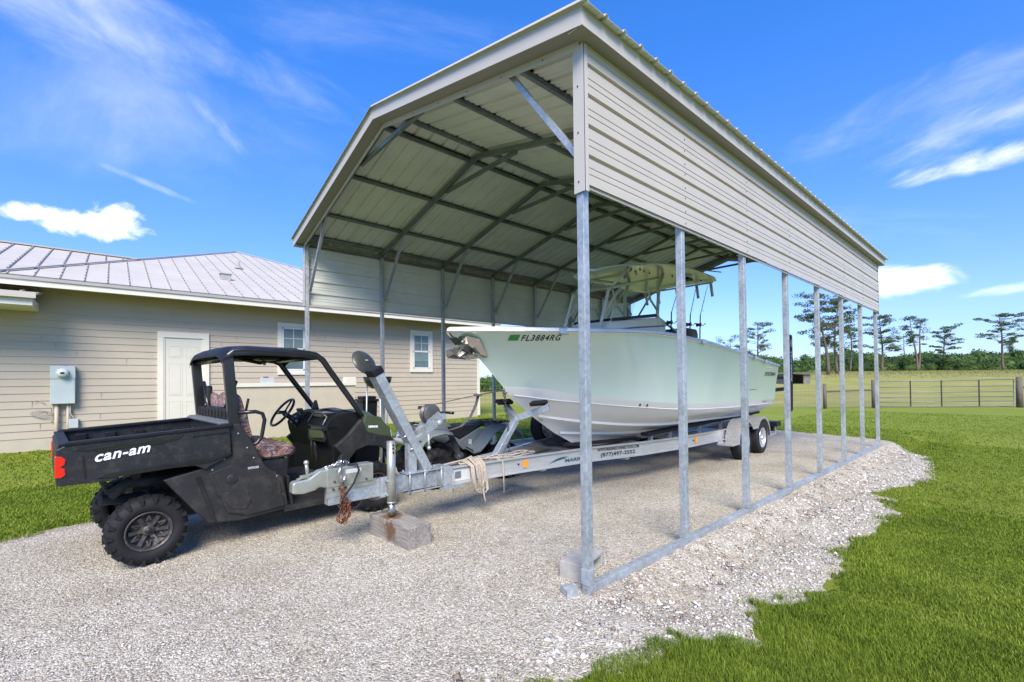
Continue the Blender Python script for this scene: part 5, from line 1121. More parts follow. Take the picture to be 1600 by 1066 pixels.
# tandem wheels, fenders, steps
for s in (-1, 1):
    for x in (6.90, 7.92):
        t = MB(); c = Vector((x, s*1.12, .335)); tyre(t, c, .330, .21, .205)
        for k in (-.3, 0, .3): t.lathe([(.331, k*.16-.004), (.334, k*.16), (.331, k*.16+.004)], c, 'y', 48)
        wh = tp(t, 'wheel', RUBT)
        t = MB(); t.lathe([(.21, s*.085), (.21, s*.10), (.198, s*.10), (.188, s*.07), (.175, s*.03), (.135, s*.035), (.12, s*.06), (.055, s*.065), (.055, s*.10), (.03, s*.112), (0, s*.112)], c, 'y', 36); tp(t, 'rim', ALU_W, wh)
        t = MB()
        for k in range(8):
            a = k*math.pi/4; q = c+Vector((.158*math.cos(a), s*.036, .158*math.sin(a))); t.lathe([(.020, 0), (.020, s*.004), (0, s*.004)], q, 'y', 10)
        for k in range(5):
            a = k*2*math.pi/5; q = c+Vector((.085*math.cos(a), s*.062, .085*math.sin(a))); t.tube([q, q+Vector((0, s*.025, 0))], .011, 6)
        tp(t, 'lug_nut', GALV_D, wh)
    ax_ = MB()
    if s < 0:
        for x in (6.90, 7.92): ax_.tube([(x, -1.0, .335), (x, 1.0, .335)], .03, 8)
        tp(ax_, 'axle', GALV_T)
    fy0, fy1 = (s*.985, s*1.245)
    ol = []
    for k in range(0, 10): a = math.pi*(1.0-.5*k/9); ol.append((6.90+.43*math.cos(a), .37+.42*math.sin(a)))
    for k in range(1, 7): a = math.pi*(.5-.30*k/6); ol.append((6.90+.43*math.cos(a), .37+.42*math.sin(a)))
    for k in range(6, -1, -1): a = math.pi*(.5+.30*k/6); ol.append((7.92+.43*math.cos(a), .37+.42*math.sin(a)))
    for k in range(1, 10): a = math.pi*(.5-.5*k/9); ol.append((7.92+.43*math.cos(a), .37+.42*math.sin(a)))
    fdm = MB(); y0_, y1_ = sorted((fy0, fy1))
    fdm.grid([[(x, y0_, z) for x, z in ol], [(x, y1_, z) for x, z in ol]], 0, True); fdm.grid([[(x, y0_, z-.004) for x, z in ol], [(x, y1_, z-.004) for x, z in ol]], 0, True)
    ye = s*1.245
    fdm.grid([[(x, ye, z) for x, z in ol], [(x+(7.41-x)*.03, ye, z-.055) for x, z in ol]], 1, False)
    fn = tp(fdm, 'fender', [TREAD, ALU], recalc=False)
    for x0_, x1_ in ((6.12, 6.46), (8.36, 8.72)): st = MB(); st.cbox(x0_, x1_, min(s*.97, s*1.25), max(s*.97, s*1.25), .345, .372, .004); st.bar((x0_+.05, s*.96, .40), (x1_-.05, s*.96, .35), .03, .08); tp(st, 'fender_step', ALU, fn)
st = MB(); st.cbox(9.0, 9.08, -1.15, 1.15, .40, .52, .006); tp(st, 'rear_bumper', ALU)
for s in (-1, 1):
    st = MB(); st.cbox(8.80, 9.12, min(s*.97, s*1.25), max(s*.97, s*1.25), .49, .60, .02); st.cbox(8.86, 8.96, min(s*1.02, s*1.16), max(s*1.02, s*1.16), .38, .49, .01); tp(st, 'tail_lamp_box', BLACKP)
# spare wheel on the far rail
t = MB(); c = Vector((3.45, .92, .80)); tyre(t, c, .330, .21, .205); sp_ = tp(t, 'spare_wheel', RUBT)
t = MB(); t.lathe([(.21, -.085), (.21, -.10), (.188, -.07), (.135, -.035), (.055, -.065), (0, -.07)], c, 'y', 30); tp(t, 'rim', ALU_W, sp_)
t = MB(); t.bar((3.45, .74, .50), (3.45, .83, .80), .06, .04, upv=(0, 1, 0)); tp(t, 'spare_bracket', GALV_T, sp_)
# grey carpeted board lying between the rails
t = MB(); t.add([(2.15, .26, .655), (3.75, .70, .66), (4.3, .55, .60), (4.3, -.1, .52), (3.1, .05, .48)], [(0, 1, 2, 3, 4)]); t.add([(2.15, .26, .651), (3.75, .70, .656), (4.3, .55, .596), (4.3, -.1, .516), (3.1, .05, .476)], [(0, 1, 2, 3, 4)]); tp(t, 'side_board', M_('grey_board', (.12, .115, .105), .7), recalc=False)
TM = Matrix.Translation(TLOC) @ Matrix.Rotation(TROT, 4, 'Z')
# timber block under the jack
mb = MB(); mb.cbox(-.13, .13, -.36, .36, 0, .215, .008); o = mb.build('timber_block', WOOD); pw = TM @ Vector((-.13, -.22, 0)); o.location = (pw.x, pw.y, .0); o.rotation_euler = (0, 0, R(5)); tag(o, 'heavy weathered grey timber block on the gravel under the trailer jack', 'timber block')
def stain_wood(m):
    n, l = m.node_tree.nodes, m.node_tree.links; p = n['Principled BSDF']; src = p.inputs['Base Color'].links[0].from_socket
    tcn = n.new('ShaderNodeTexCoord'); cur = src
    mp = n.new('ShaderNodeMapping'); mp.inputs['Scale'].default_value = (1, .08, 1); l.new(tcn.outputs['Object'], mp.inputs[0])
    gr = n.new('ShaderNodeTexNoise'); gr.inputs['Scale'].default_value = 60; gr.inputs['Detail'].default_value = 6; l.new(mp.outputs[0], gr.inputs['Vector'])
    gm = n.new('ShaderNodeMapRange'); l.new(gr.outputs['Fac'], gm.inputs[0]); gm.inputs[1].default_value = .35; gm.inputs[2].default_value = .65; gm.inputs[3].default_value = .68; gm.inputs[4].default_value = 1.15
    gmx = n.new('ShaderNodeMixRGB'); gmx.blend_type = 'MULTIPLY'; gmx.inputs[0].default_value = 1; l.new(cur, gmx.inputs[1]); l.new(gm.outputs[0], gmx.inputs[2]); cur = gmx.outputs[0]
    for c, r, dk in (((-.13, -.04, .12), .085, .9), ((-.02, .10, .215), .10, .85), ((.13, -.2, .1), .07, .35)):
        d = n.new('ShaderNodeVectorMath'); d.operation = 'DISTANCE'; l.new(tcn.outputs['Object'], d.inputs[0]); d.inputs[1].default_value = c
        nz = n.new('ShaderNodeTexNoise'); nz.inputs['Scale'].default_value = 22; nz.inputs['Detail'].default_value = 6; l.new(tcn.outputs['Object'], nz.inputs['Vector'])
        ad = n.new('ShaderNodeMath'); ad.operation = 'MULTIPLY_ADD'; l.new(nz.outputs['Fac'], ad.inputs[0]); ad.inputs[1].default_value = -.16; l.new(d.outputs['Value'], ad.inputs[2])
        mr = n.new('ShaderNodeMapRange'); l.new(ad.outputs[0], mr.inputs[0]); mr.inputs[1].default_value = r-.10; mr.inputs[2].default_value = r-.05; mr.inputs[3].default_value = dk; mr.inputs[4].default_value = 0
        mxx = n.new('ShaderNodeMixRGB'); l.new(mr.outputs[0], mxx.inputs[0]); l.new(cur, mxx.inputs[1]); mxx.inputs[2].default_value = (.11, .05, .018, 1); cur = mxx.outputs[0]
    l.new(cur, p.inputs['Base Color'])
stain_wood(WOOD)
# rope heaped on the rail
def rope(path, r=.0085):
    mb.tube(path, r, 7)
mb = MB(); rr = random.Random(11)
def tl(x, y, z): return TM @ Vector((x, y, z))
for k in range(8):                      # loops hanging over the outer side of the rail
    x0_ = .84+.014*k+rr.uniform(-.02, .02); dp = .22+.13*rr.random(); w2 = rr.uniform(.05, .11)
    yb = -.20-.012*k*.3
    rope([tl(x0_-.05, .02+.05*rr.random(), .625), tl(x0_-.02, -.10, .64+.008*k), tl(x0_-.01, yb, .60), tl(x0_, yb-.015, .60-dp*.5), tl(x0_+w2*.4, yb-.015, .60-dp*.95), tl(x0_+w2, yb-.015, .60-dp), tl(x0_+w2*1.5, yb-.015, .60-dp*.9), tl(x0_+w2*1.3, yb-.012, .60-dp*.45), tl(x0_+w2, yb, .61), tl(x0_+w2+.02, -.08, .64+.006*k), tl(x0_+.12, .04, .63)])
for k in range(7):                      # coils lying along the top of the rail
    cx_ = 1.0+.12*k+rr.uniform(-.03, .03); zz = .628+.008*(k % 3)
    rope([tl(cx_+.24*math.cos(a)+.015*math.sin(5*a), -.06-.04*k*.4+.065*math.sin(a), zz+.008*math.sin(3*a+k)+(.012*(k % 2))) for a in [q*2*math.pi/18 for q in range(17)]])
rope([tl(.60, .02, .62), tl(.75, -.04, .65), tl(.95, -.06, .66)]); rope([tl(1.25, -.12, .65), tl(1.30, -.24, .60), tl(1.305, -.25, .42), tl(1.31, -.25, .22)]); rope([tl(.64, -.1, .60), tl(.62, -.13, .5), tl(.62, -.14, .22)])
rope([tl(.98, -.24, .30), tl(1.0, -.24, .20), tl(1.03, -.24, .13)])
tag(mb.build('rope', ROPEM), 'heap of pale braided rope looped over the front of the trailer rail', 'rope')
# ------------------------------------------------------------------ boat (same axes as the trailer)
boat = thing('boat', 'mint green and white centre console boat on the trailer under the carport', 'boat', TLOC, TROT)
def bo(mb, name, mats, parent=boat, **k): return mb.build(name, mats, parent, **k)
SE = 8.85
def zs(s): return float(np.interp(s, [.68, 1.0, 1.4, 2.0, 3.0, 3.7, 5.0, 6.3, 7.5, 8.85], [2.185, 2.175, 2.165, 2.17, 2.20, 2.20, 2.15, 2.045, 1.935, 1.845]))
def zb(s): return float(np.interp(s, [1.54, 2.2, 3.2, 4.05, 5.0, 6.3, 8.85], [1.52, 1.415, 1.30, 1.225, 1.18, 1.145, 1.12]))
def s0f(f): return float(np.interp(f, [0, .3, .6, .85, 1], [1.54, 1.33, 1.10, .86, .68]))
def stem_z(f): return float(np.interp(f, [0, .3, .6, .85, 1], [1.52, 1.71, 1.915, 2.085, 2.185]))
def yf(s, f):
    L_ = 3.1-.2*f; p = 1.75+1.0*f**2; u = min(1, max(0, (s-s0f(f))/L_)); ymax = 1.20+.15*f**1.2-(.03*max(0, s-7)*f)
    return ymax*(1-(1-u)**p)
def hullp(s, f):
    k = min(1, max(0, (s-s0f(f))/.9)); z = zb(s)+(zs(s)-zb(s))*f
    z = stem_z(f)*(1-k)+z*k if s < s0f(f)+.9 else z
    return Vector((s, -yf(s, f), z))
NS = 46; FS = [0, .12, .25, .4, .55, .7, .85, 1.0]
def stations(s0): return [s0+(SE-s0)*((i/NS)**1.7) for i in range(NS+1)]
rows = []
for f in FS: rows.append([hullp(s, f) for s in stations(s0f(f))])
mb = MB(); mb.grid(rows, 0, True); mb.grid([[(v.x, -v.y, v.z) for v in r_] for r_ in rows], 0, True)
# transom upper part
tr_ = [hullp(SE, f) for f in FS]; mb.add(tr_+[Vector((v.x, -v.y, v.z)) for v in tr_[::-1]], [tuple(range(2*len(tr_)))])
hs2 = bo(mb, 'hull_side', MINT, recalc=True)
# bottom: boundary -> band -> chine -> bottom planes with keel
def low(f, s):
    if f == 0: return hullp(s, 0)
    return low_(f, s)
def low_(f, s):  # f: 0 boundary, 1 chine top, 2 chine, 3 strake1, 4 strake2, 5 keel
    st = [1.54, 1.63, 1.70, 2.05, 2.55, 3.0][f]; sz_ = [1.52, 1.435, 1.385, 1.12, .83, .625][f]
    ym = [1.205, 1.165, 1.13, .80, .42, 0][f]; L_ = [3.1, 3.15, 3.2, 3.0, 2.4, 1][f]; p = [1.75, 1.75, 1.75, 1.8, 1.8, 1][f]
    ze = {0: None, 1: None, 2: None, 3: (.86, .78), 4: (.70, .63), 5: (.50, .46)}[f]
    u = min(1, max(0, (s-st)/L_)); y = ym*(1-(1-u)**p)
    if f == 0: z = zb(s)
    elif f == 1: z = zb(s)-.095
    elif f == 2: z = zb(s)-.125-.02*min(1, u*2)
    else:
        za_, zb__ = ze; base = za_+(zb__-za_)*min(1, max(0, (s-4)/4.5)); k = (1-(1-min(1, (s-st)/ (2.6 if f < 5 else 1.1)))**2.0); z = sz_+(base-sz_)*k
    return Vector((s, -y, z))
rows = []
for f in range(6):
    st = [1.54, 1.63, 1.70, 2.05, 2.55, 3.0][f]; rows.append([low(f, s) for s in stations(st)])
# the hull keel follows the stem: join stem points
mb = MB(); mb.grid(rows, 0, True); mb.grid([[(v.x, -v.y, v.z) for v in r_] for r_ in rows], 0, True)
tr2 = [r_[-1] for r_ in rows]; mb.add(tr2+[Vector((v.x, -v.y, v.z)) for v in tr2[::-1][1:]], [tuple(range(2*len(tr2)-1))])
hb2 = bo(mb, 'hull_bottom', HWHITE, recalc=True)
for f in (3, 4):
    for s in (-1, 1):
        mb = MB(); P_ = []
        for q in stations([1.54, 1.63, 1.70, 2.05, 2.55, 3.0][f])[4:]:
            v = low(f, q); P_.append(v)
        rws = [[(v.x, s*-v.y*-1 if s < 0 else -v.y, v.z) for v in P_]]
        a_ = [(v.x, s*abs(v.y)+s*.022, v.z+.020) for v in P_]; b_ = [(v.x, s*abs(v.y)+s*.018, v.z-.016) for v in P_]; c_2 = [(v.x, s*abs(v.y)-s*.04, v.z-.018) for v in P_]
        mb.grid([a_, b_, c_2], 0, False); bo(mb, 'strake', HWHITE, hb2)
for s in (-1, 1):
    mb = MB(); P_ = [low(1, q) for q in stations(1.63)[3:]]
    mb.grid([[(v.x, s*(abs(v.y)+.003), v.z+.012) for v in P_], [(v.x, s*(abs(v.y)+.014), v.z-.002) for v in P_], [(v.x, s*(abs(v.y)-.02), v.z-.014) for v in P_]], 0, False); bo(mb, 'chine_lip', HWHITE, hb2)
# rub rail and deck cap
SH = [hullp(s, 1) for s in stations(.68)]
full = [Vector((v.x, -v.y, v.z)) for v in SH[::-1]]+SH[1:]
def cap_ring(off, dz): 
    out = []
    for i, v in enumerate(full):
        a = full[max(i-1, 0)]; b = full[min(i+1, len(full)-1)]; d = (b-a); d.z = 0; d = d.normalized() if d.length > 1e-6 else Vector((0, -1, 0)); n = Vector((-d.y, d.x, 0))
        out.append(v+n*off+Vector((0, 0, dz)))
    return out
# outward normal check
sgn = 1 if (cap_ring(.1, 0)[len(full)//2].x < full[len(full)//2].x) else -1
def ring(o_, dz):
    out = cap_ring(sgn*o_, dz)
    if o_ < -.05:
        out = [Vector((max(v.x, .68-o_*1.1), v.y if abs(v.y) > .001 else 0, v.z)) for v in out]
        out = [Vector((v.x, (v.y if (f_.y >= 0) == (v.y >= 0) else 0), v.z)) for v, f_ in zip(out, full)]
    return out
mb = MB(); rws = [ring(.0, -.012), ring(.030, -.008), ring(.034, .014), ring(.028, .024)]; mb.grid(rws, 0, True); rr1 = bo(mb, 'rub_rail', CAPW)
mb = MB(); mb.tube(ring(.034, .003), .006, 6); bo(mb, 'rub_insert', STAIN, rr1)
mb = MB(); lin = [ring(.028, .024), ring(.020, .042), ring(-.02, .058), ring(-.10, .066), ring(-.24, .068), ring(-.26, .05)]
for dz in (-.03, -.45):
    lin.append([Vector((v.x, v.y, v.z-.08+(dz if v.x > 3.2 else (-.03 if v.x < 2.2 else -.03+(dz+.03)*(v.x-2.2))))) for v in lin[5]])
mb.grid(lin, 0, True); bo(mb, 'deck_cap', CAPW)
mb = MB()
P_ = [(s, -yf(s, 0)*.88) for s in np.linspace(2.5, 8.7, 24)]
mb.add([(x, y, 1.30) for x, y in P_]+[(x, -y, 1.30) for x, y in P_[::-1]], [tuple(range(48))]); bo(mb, 'cockpit_sole', CAPW)
mb = MB()
P_ = [(s, -yf(s, 1)*.90) for s in np.linspace(.85, 2.0, 10)]
mb.add([(x, y, 2.24) for x, y in P_]+[(x, -y, 2.24) for x, y in P_[::-1]], [tuple(range(20))]); bo(mb, 'foredeck', CAPW)
for s in (1.66, 4.6, 7.0, 7.7):
    mb = MB(); v = hullp(s, 1); mb.cbox(-.06, .06, -.03, .02, -.028, .045, .006, mat=Matrix.Translation(v+Vector((0, -.022, 0)))); bo(mb, 'cleat_plate', STAIN)
mb = MB()
for q in range(5, 44, 2):
    v = ring(.038, .003)[len(full)//2+q]; mb.ball(v, .007, 0, 6)
bo(mb, 'rail_screw', GALV_D, rr1)
# registration numbers follow the flared side
def hull_map(s_start, f0, z0=None, kx=0):
    def fn(x, y):
        s = s_start+x-kx*y; zz = z0(s) + y
        # find f for that height
        lo_, hi_ = 0, 1
        for _ in range(18):
            m_ = (lo_+hi_)/2
            if hullp(s, m_).z < zz: lo_ = m_
            else: hi_ = m_
        p = hullp(s, lo_); e = hullp(s+.02, lo_)-p; g = hullp(s, min(1, lo_+.02))-hullp(s, lo_-.02); n = e.cross(g).normalized()
        if n.y > 0: n = -n
        return p+n*.004
    return fn
text('registration', 'FL3884RG', .085, hull_map(1.37, 0, lambda s: 2.080+.012*(s-1.37), .85), TEXTB, hs2, width=.37, shear=.05, off=.0016, spacing=1.15)
mb = MB(); fn = hull_map(1.25, 0, lambda s: 2.083, .85); g = [[fn(.090*i/4+.008*j, .060*j) for i in range(5)] for j in (0, .5, 1)]; mb.grid(g, 0, False); bo(mb, 'registration_sticker', STICK, hs2, recalc=False)
text('brand_lettering', 'SPORTSMAN', .115, hull_map(7.92, 0, lambda s: 1.635), TEXTB, hs2, width=.75, shear=.15, off=.0015)
mb = MB(); fn = hull_map(7.1, 0, lambda s: 1.355); mb.grid([[fn(x, .0) for x in (0, .2, .4)], [fn(x, .012) for x in (0, .2, .4)]], 0, False); bo(mb, 'pinstripe', GALV_D, hs2, recalc=False)
def low_map(s0_, z_):
    def fn(x, y):
        s = s0_+x; a = low(0, s); b = low(1, s); k = (z_+y-b.z)/(a.z-b.z); p = b.lerp(a, k); return p+Vector((0, -.005, -.001))
    return fn
text('model_lettering', 'OPEN 252', .045, low_map(8.05, 1.065), TEXTB, hb2, width=.24, shear=.2)
for s in (3.42, 3.55): mb = MB(); v = low(0, s).lerp(low(1, s), .6); mb.lathe([(0, -.012), (.018, -.010), (.022, 0)], v, 'y', 12); bo(mb, 'thru_hull_fitting', TEXTB, hb2)
mb = MB(); v = hullp(8.2, .9); mb.cbox(v.x-.14, v.x+.14, v.y-.012, v.y+.01, v.z-.02, v.z+.005, .004); bo(mb, 'side_light', CAPW, hs2)
mb = MB(); v = low(5, 3.0); mb.ball((2.235, -.045, 1.035), (.03, .012, .018)); bo(mb, 'drain_fitting', STAIN, hb2)
# bow pulpit plate and anchor
pl = MB()
pl.add([(.80, -.165, 2.13), (.96, -.215, 2.10), (1.20, -.10, 1.90), (1.22, -.02, 1.87), (1.08, -.09, 1.92), (.86, -.12, 2.04)], [(0, 1, 2, 3, 4, 5)]); pl.add([(.80, .165, 2.13), (.96, .215, 2.10), (1.20, .10, 1.90), (1.22, .02, 1.87), (1.08, .09, 1.92), (.86, .12, 2.04)], [(0, 1, 2, 3, 4, 5)])
pl.add([(.80, -.165, 2.13), (.86, -.12, 2.04), (1.08, -.09, 1.92), (1.22, -.02, 1.87), (1.22, .02, 1.87), (1.08, .09, 1.92), (.86, .12, 2.04), (.80, .165, 2.13)], [(0, 1, 2, 3, 4, 5, 6, 7)])
pul = bo(pl, 'bow_plate', STAIN, bevel=.004)
an = MB()
an.add([(.66, -.06, 1.955), (.74, -.12, 1.88), (.90, -.05, 1.95), (.93, .0, 1.93), (.80, .02, 2.03)], [(0, 1, 2), (0, 2, 4), (2, 3, 4)]); an.add([(.66, .06, 1.955), (.74, .12, 1.88), (.90, .05, 1.95), (.93, .0, 1.93), (.80, -.02, 2.03)], [(0, 1, 2), (0, 2, 4), (2, 3, 4)])
an.add([(.74, -.12, 1.88), (.90, -.05, 1.95), (.98, -.16, 1.93), (1.16, -.06, 1.90), (.94, -.02, 1.86)], [(0, 1, 2), (2, 3, 1), (1, 3, 4), (0, 1, 4)]); an.add([(.74, .12, 1.88), (.90, .05, 1.95), (.98, .16, 1.93), (1.16, .06, 1.90), (.94, .02, 1.86)], [(0, 1, 2), (2, 3, 1), (1, 3, 4), (0, 1, 4)])
ank = MB(); ank.v, ank.f, ank.m, ank.sm = an.v, an.f, an.m, an.sm
ao = bo(ank, 'anchor', STAIN, recalc=False); md = ao.modifiers.new('solid', 'SOLIDIFY'); md.thickness = .012
ash = MB(); ash.bar((.70, 0, 1.97), (1.02, 0, 2.09), .018, .04, upv=(0, 1, 0)); ash.tube([(.86, -.05, 2.03), (.72, -.09, 1.90)], .006, 6); ash.tube([(.93, -.14, 1.94), (.95, -.14, 1.90), (.99, -.14, 1.90)], .009, 6); bo(ash, 'anchor_shank', GALV_D, ao)
mb = MB(); mb.tube([(1.58, 0, 1.50), (1.53, 0, 1.465), (1.55, 0, 1.43), (1.62, 0, 1.435)], .010, 8); bo(mb, 'bow_eye', STAIN)
# centre console, windscreen and hard top
con = MB(); con.prism([(3.42, 1.30), (3.36, 2.38), (3.50, 2.51), (5.15, 2.72), (5.38, 2.60), (5.38, 1.30)], -.37, .37); co = bo(con, 'console', CAPW, bevel=.03)
mb = MB(); mb.prism([(3.52, 2.522), (3.56, 2.565), (5.02, 2.775), (5.20, 2.75), (5.15, 2.73)], -.355, .355); bo(mb, 'windscreen_trim', SMOKE, co, bevel=.01)
mb = MB(); mb.add([(4.25, -.33, 2.68), (4.25, .33, 2.68), (4.55, .30, 3.15), (4.55, -.30, 3.15)], [(0, 1, 2, 3)]); wsg = bo(mb, 'windscreen', M_('clear_screen', (.55, .62, .60), .05, 0, .05, 2, coat=.5), co)
wm_ = wsg.data.materials[0]; nt = wm_.node_tree; tpn = nt.nodes.new('ShaderNodeBsdfTransparent'); mxn = nt.nodes.new('ShaderNodeMixShader'); mxn.inputs[0].default_value = .14
nt.links.new(tpn.outputs[0], mxn.inputs[1]); nt.links.new(nt.nodes['Principled BSDF'].outputs[0], mxn.inputs[2]); nt.links.new(mxn.outputs[0], nt.nodes['Material Output'].inputs[0])
mb = MB(); mb.tube([(3.45, -.385, 2.36), (4.2, -.385, 2.46), (5.35, -.385, 2.58)], .012, 8); mb.ball((4.6, -.378, 2.44), .02); bo(mb, 'console_rail', GALV_D, co)
TT = [(3.50, .12, 3.36), (3.60, .36, 3.385), (3.85, .61, 3.43), (4.2, .78, 3.475), (4.6, .86, 3.51), (5.4, .90, 3.55), (6.35, .90, 3.555), (6.68, .80, 3.55)]
def topring(x, hw, z):
    return [(x, -hw, z-.012), (x, -hw*.97, z+.010), (x, -hw*.7, z+.028), (x, 0, z+.036), (x, hw*.7, z+.028), (x, hw*.97, z+.010), (x, hw, z-.012)]
def undring(x, hw, z):
    return [(x, -hw, z-.014), (x, -hw*.92, z-.026), (x, -hw*.66, z-.010), (x, 0, z-.004), (x, hw*.66, z-.010), (x, hw*.92, z-.026), (x, hw, z-.014)]
mb = MB(); TR = [topring(*q) for q in TT]; UR = [undring(*q) for q in TT]
mb.grid(TR, 0, True); mb.grid(UR, 1, True)
mb.add(TR[0]+UR[0][::-1], [tuple(range(14))], 1); mb.add(TR[-1]+UR[-1][::-1], [tuple(range(14))], 1)
ht = bo(mb, 'hard_top', [MINTU, MINTU], recalc=True)
mb = MB()
for (x, y) in ((4.3, -.3), (4.4, -.22), (4.5, -.35), (4.6, -.2), (4.72, -.30), (4.8, -.1), (4.95, -.28), (4.9, .2), (5.6, -.4), (5.7, -.6), (6.0, -.3), (6.1, -.5), (6.4, -.6)):
    z = np.interp(x, [q[0] for q in TT], [q[2] for q in TT])-.03; mb.ball((x, y, z+.01), (.018, .018, .012), 0, 8)
mb.cbox(5.8, 6.0, -.62, -.40, 3.47, 3.52, .015); bo(mb, 'top_fitting', BLACKP, ht)
for s in (-1, 1):
    y = s*.35
    mb = MB()
    mb.tube([(3.25, y, 2.32), (3.36, y, 2.62), (3.52, y, 3.0), (3.60, y, 3.07)], .026, 10); mb.tube([(5.02, y, 2.10), (5.06, y, 2.55), (5.16, y, 3.25), (5.32, y, 3.53)], .030, 10)
    mb.tube([(3.56, y, 3.04), (5.2, y, 3.46)], .024, 10); mb.tube([(3.36, y, 2.60), (3.88, y, 3.12)], .018, 8); mb.tube([(4.70, y, 3.33), (4.85, y, 3.0), (5.09, y, 2.84)], .020, 8)
    mb.tube([(5.16, y, 3.44), (4.75, s*.55, 3.47), (4.45, s*.76, 3.49)], .022, 8); mb.tube([(3.62, y, 3.08), (3.80, s*.38, 3.22), (3.95, s*.45, 3.42)], .020, 8); mb.tube([(5.10, y, 2.72), (5.85, y, 2.50)], .022, 8)
    mb.tube([(3.55, y, 2.50), (3.70, s*.33, 2.78), (4.1, s*.32, 2.86), (4.25, s*.32, 2.68)], .014, 8)
    bo(mb, 'top_frame', PIPE, ht)
for y in (-.75, -.45, .0, .45, .75):
    mb = MB(); mb.tube([(6.60, y*.95, 3.50), (6.68, y*.95, 3.24)], .028, 10); bo(mb, 'rod_holder', PIPE, ht)
mb = MB(); mb.tube([(6.58, -.76, 3.50), (6.60, .76, 3.50)], .018, 8); bo(mb, 'holder_rail', PIPE, ht)
mb = MB(); mb.prism([(5.55, 1.30), (5.55, 2.20), (5.65, 2.24), (6.35, 2.24), (6.35, 1.30)], -.50, .50); lp = bo(mb, 'leaning_post', CAPW, bevel=.02)
mb = MB(); mb.cbox(6.02, 6.50, -.52, .50, 2.24, 2.60, .12); mb.cbox(5.6, 6.1, -.5, .5, 2.24, 2.32, .03); bo(mb, 'cushion', BROWN, lp)
# antennas on the hard top
mb = MB(); mb.tube([(5.5, -.5, 3.56), (5.6, -.48, 3.78)], .012, 6); mb.tube([(5.55, -.5, 3.68), (7.4, -.62, 3.86)], .012, 6); mb.ball((5.56, -.5, 3.76), .03); mb.tube([(5.55, -.5, 3.56), (5.53, -.52, 3.93)], .008, 6); bo(mb, 'outrigger_pole', GALV_D, ht)
# outboard cowling behind the transom
mb = MB(); mb.lathe([(0, .78), (.14, .77), (.22, .70), (.25, .5), (.24, .2), (.20, .02), (.16, 0)], (9.35, 0, 1.42), 'z', 20); mb.prism([(9.1, 1.45), (9.6, 1.45), (9.5, .80), (9.25, .80)], -.10, .10); mb.prism([(9.1, .86), (9.75, .86), (9.75, .83), (9.1, .83)], -.16, .16); mb.lathe([(0, -.22), (.07, -.12), (.08, .1), (.05, .2), (0, .22)], (9.45, 0, .62), 'x', 14); mb.prism([(9.28, .8), (9.55, .8), (9.5, .5), (9.35, .35)], -.03, .03); bo(mb, 'outboard_motor', BLACKG)
# shallow water anchor standing in its black cover on the transom corner
TMB = lambda v: TM @ Vector(v)
pp = thing('shallow_water_anchor', 'tall black covered shallow water anchor standing behind the boat stern', 'boat anchor', TMB((9.75, -1.27, .78)), TROT)
mb = MB(); mb.prism([(-.085, 0.06), (-.06, 0), (.03, 0), (.065, .06), (.13, 1.0), (.13, 1.78), (.10, 1.84), (-.10, 1.84), (-.13, 1.80), (-.12, 1.0)], -.06, .06); cv = mb.build('cover', BLACKC, pp, bevel=.025)
def ppmap(x, y): return (-.045-y*1.0+.02, -.0625, .93+x)
vs_f = lambda x, y: (.015-y, -.0625, .74+x)
text('cover_lettering', 'POWER-POLE', .135, vs_f, TEXTW, cv, width=.70, off=.002)
mb = MB(); c = Vector((-.015, -.064, 1.63)); mb.tube([c+Vector((.062*math.cos(a), 0, .082*math.sin(a))) for a in [k*2*math.pi/24 for k in range(25)]], .008, 5, cap=False); mb.tube([c+Vector((.03*math.cos(a), 0, .04*math.sin(a))) for a in [k*2*math.pi/24+.6 for k in range(17)]], .006, 5); mb.build('ring_logo', TEXTW, cv)
mb = MB(); mb.bar((-.95, .20, .52), (.0, .03, .55), .06, .08); mb.bar((-.95, .20, .82), (.0, .03, .80), .05, .06); mb.build('mount_arm', BLACKP, pp)
# fishing rods
def rod(i, x, y, zb_, tipdx, label, red):
    t = thing('fishing_rod', label, 'fishing rod', TMB((x, y, zb_)), TROT, 'fishing rods standing behind the console')
    mb = MB(); mb.tube([(0, 0, -.25), (.02, 0, .05), (.05, 0, .35)], [.014, .013, .011], 8); mb.build('handle', BLACKC, t)
    mb = MB(); mb.tube([(.05, 0, .34), (.10+tipdx*.4, 0, .75), (.13+tipdx, 0, 1.22)], [.008, .006, .002], 6); bl = mb.build('blank', BLACKG, t)
    mb = MB()
    for q in (.45, .65, .85, 1.02, 1.16): mb.tube([(.065+tipdx*q*.6+.012+.012*math.cos(a), 0, q+.012*math.sin(a)) for a in [k*math.pi/3 for k in range(7)]], .002, 4, cap=False)
    mb.build('guide', STAIN, bl)
    mb = MB(); mb.lathe([(0, -.045), (.040, -.045), (.043, -.035), (.030, -.03), (.030, .03), (.043, .035), (.040, .045), (0, .045)], (-.035, 0, .14), 'y', 16); mb.build('reel', REELR if red else BLACKG, t)
    mb = MB(); mb.tube([(-.035, -.05, .14), (.035, -.06, .12), (.085, -.065, .16)], .006, 6); mb.ball((.085, -.075, .16), (.012, .018, .012)); mb.build('crank', BLACKG, t)
rod(0, 6.66, -.45, 2.55, .46, 'black fishing rod with red reel, right one of the pair aft of the console', True)
rod(1, 6.19, -.45, 2.52, .38, 'black fishing rod with red reel, left one of the pair aft of the console', True)
rod(2, 5.45, -.42, 2.50, .52, 'black fishing rod with a plain dark reel nearest the console', False)
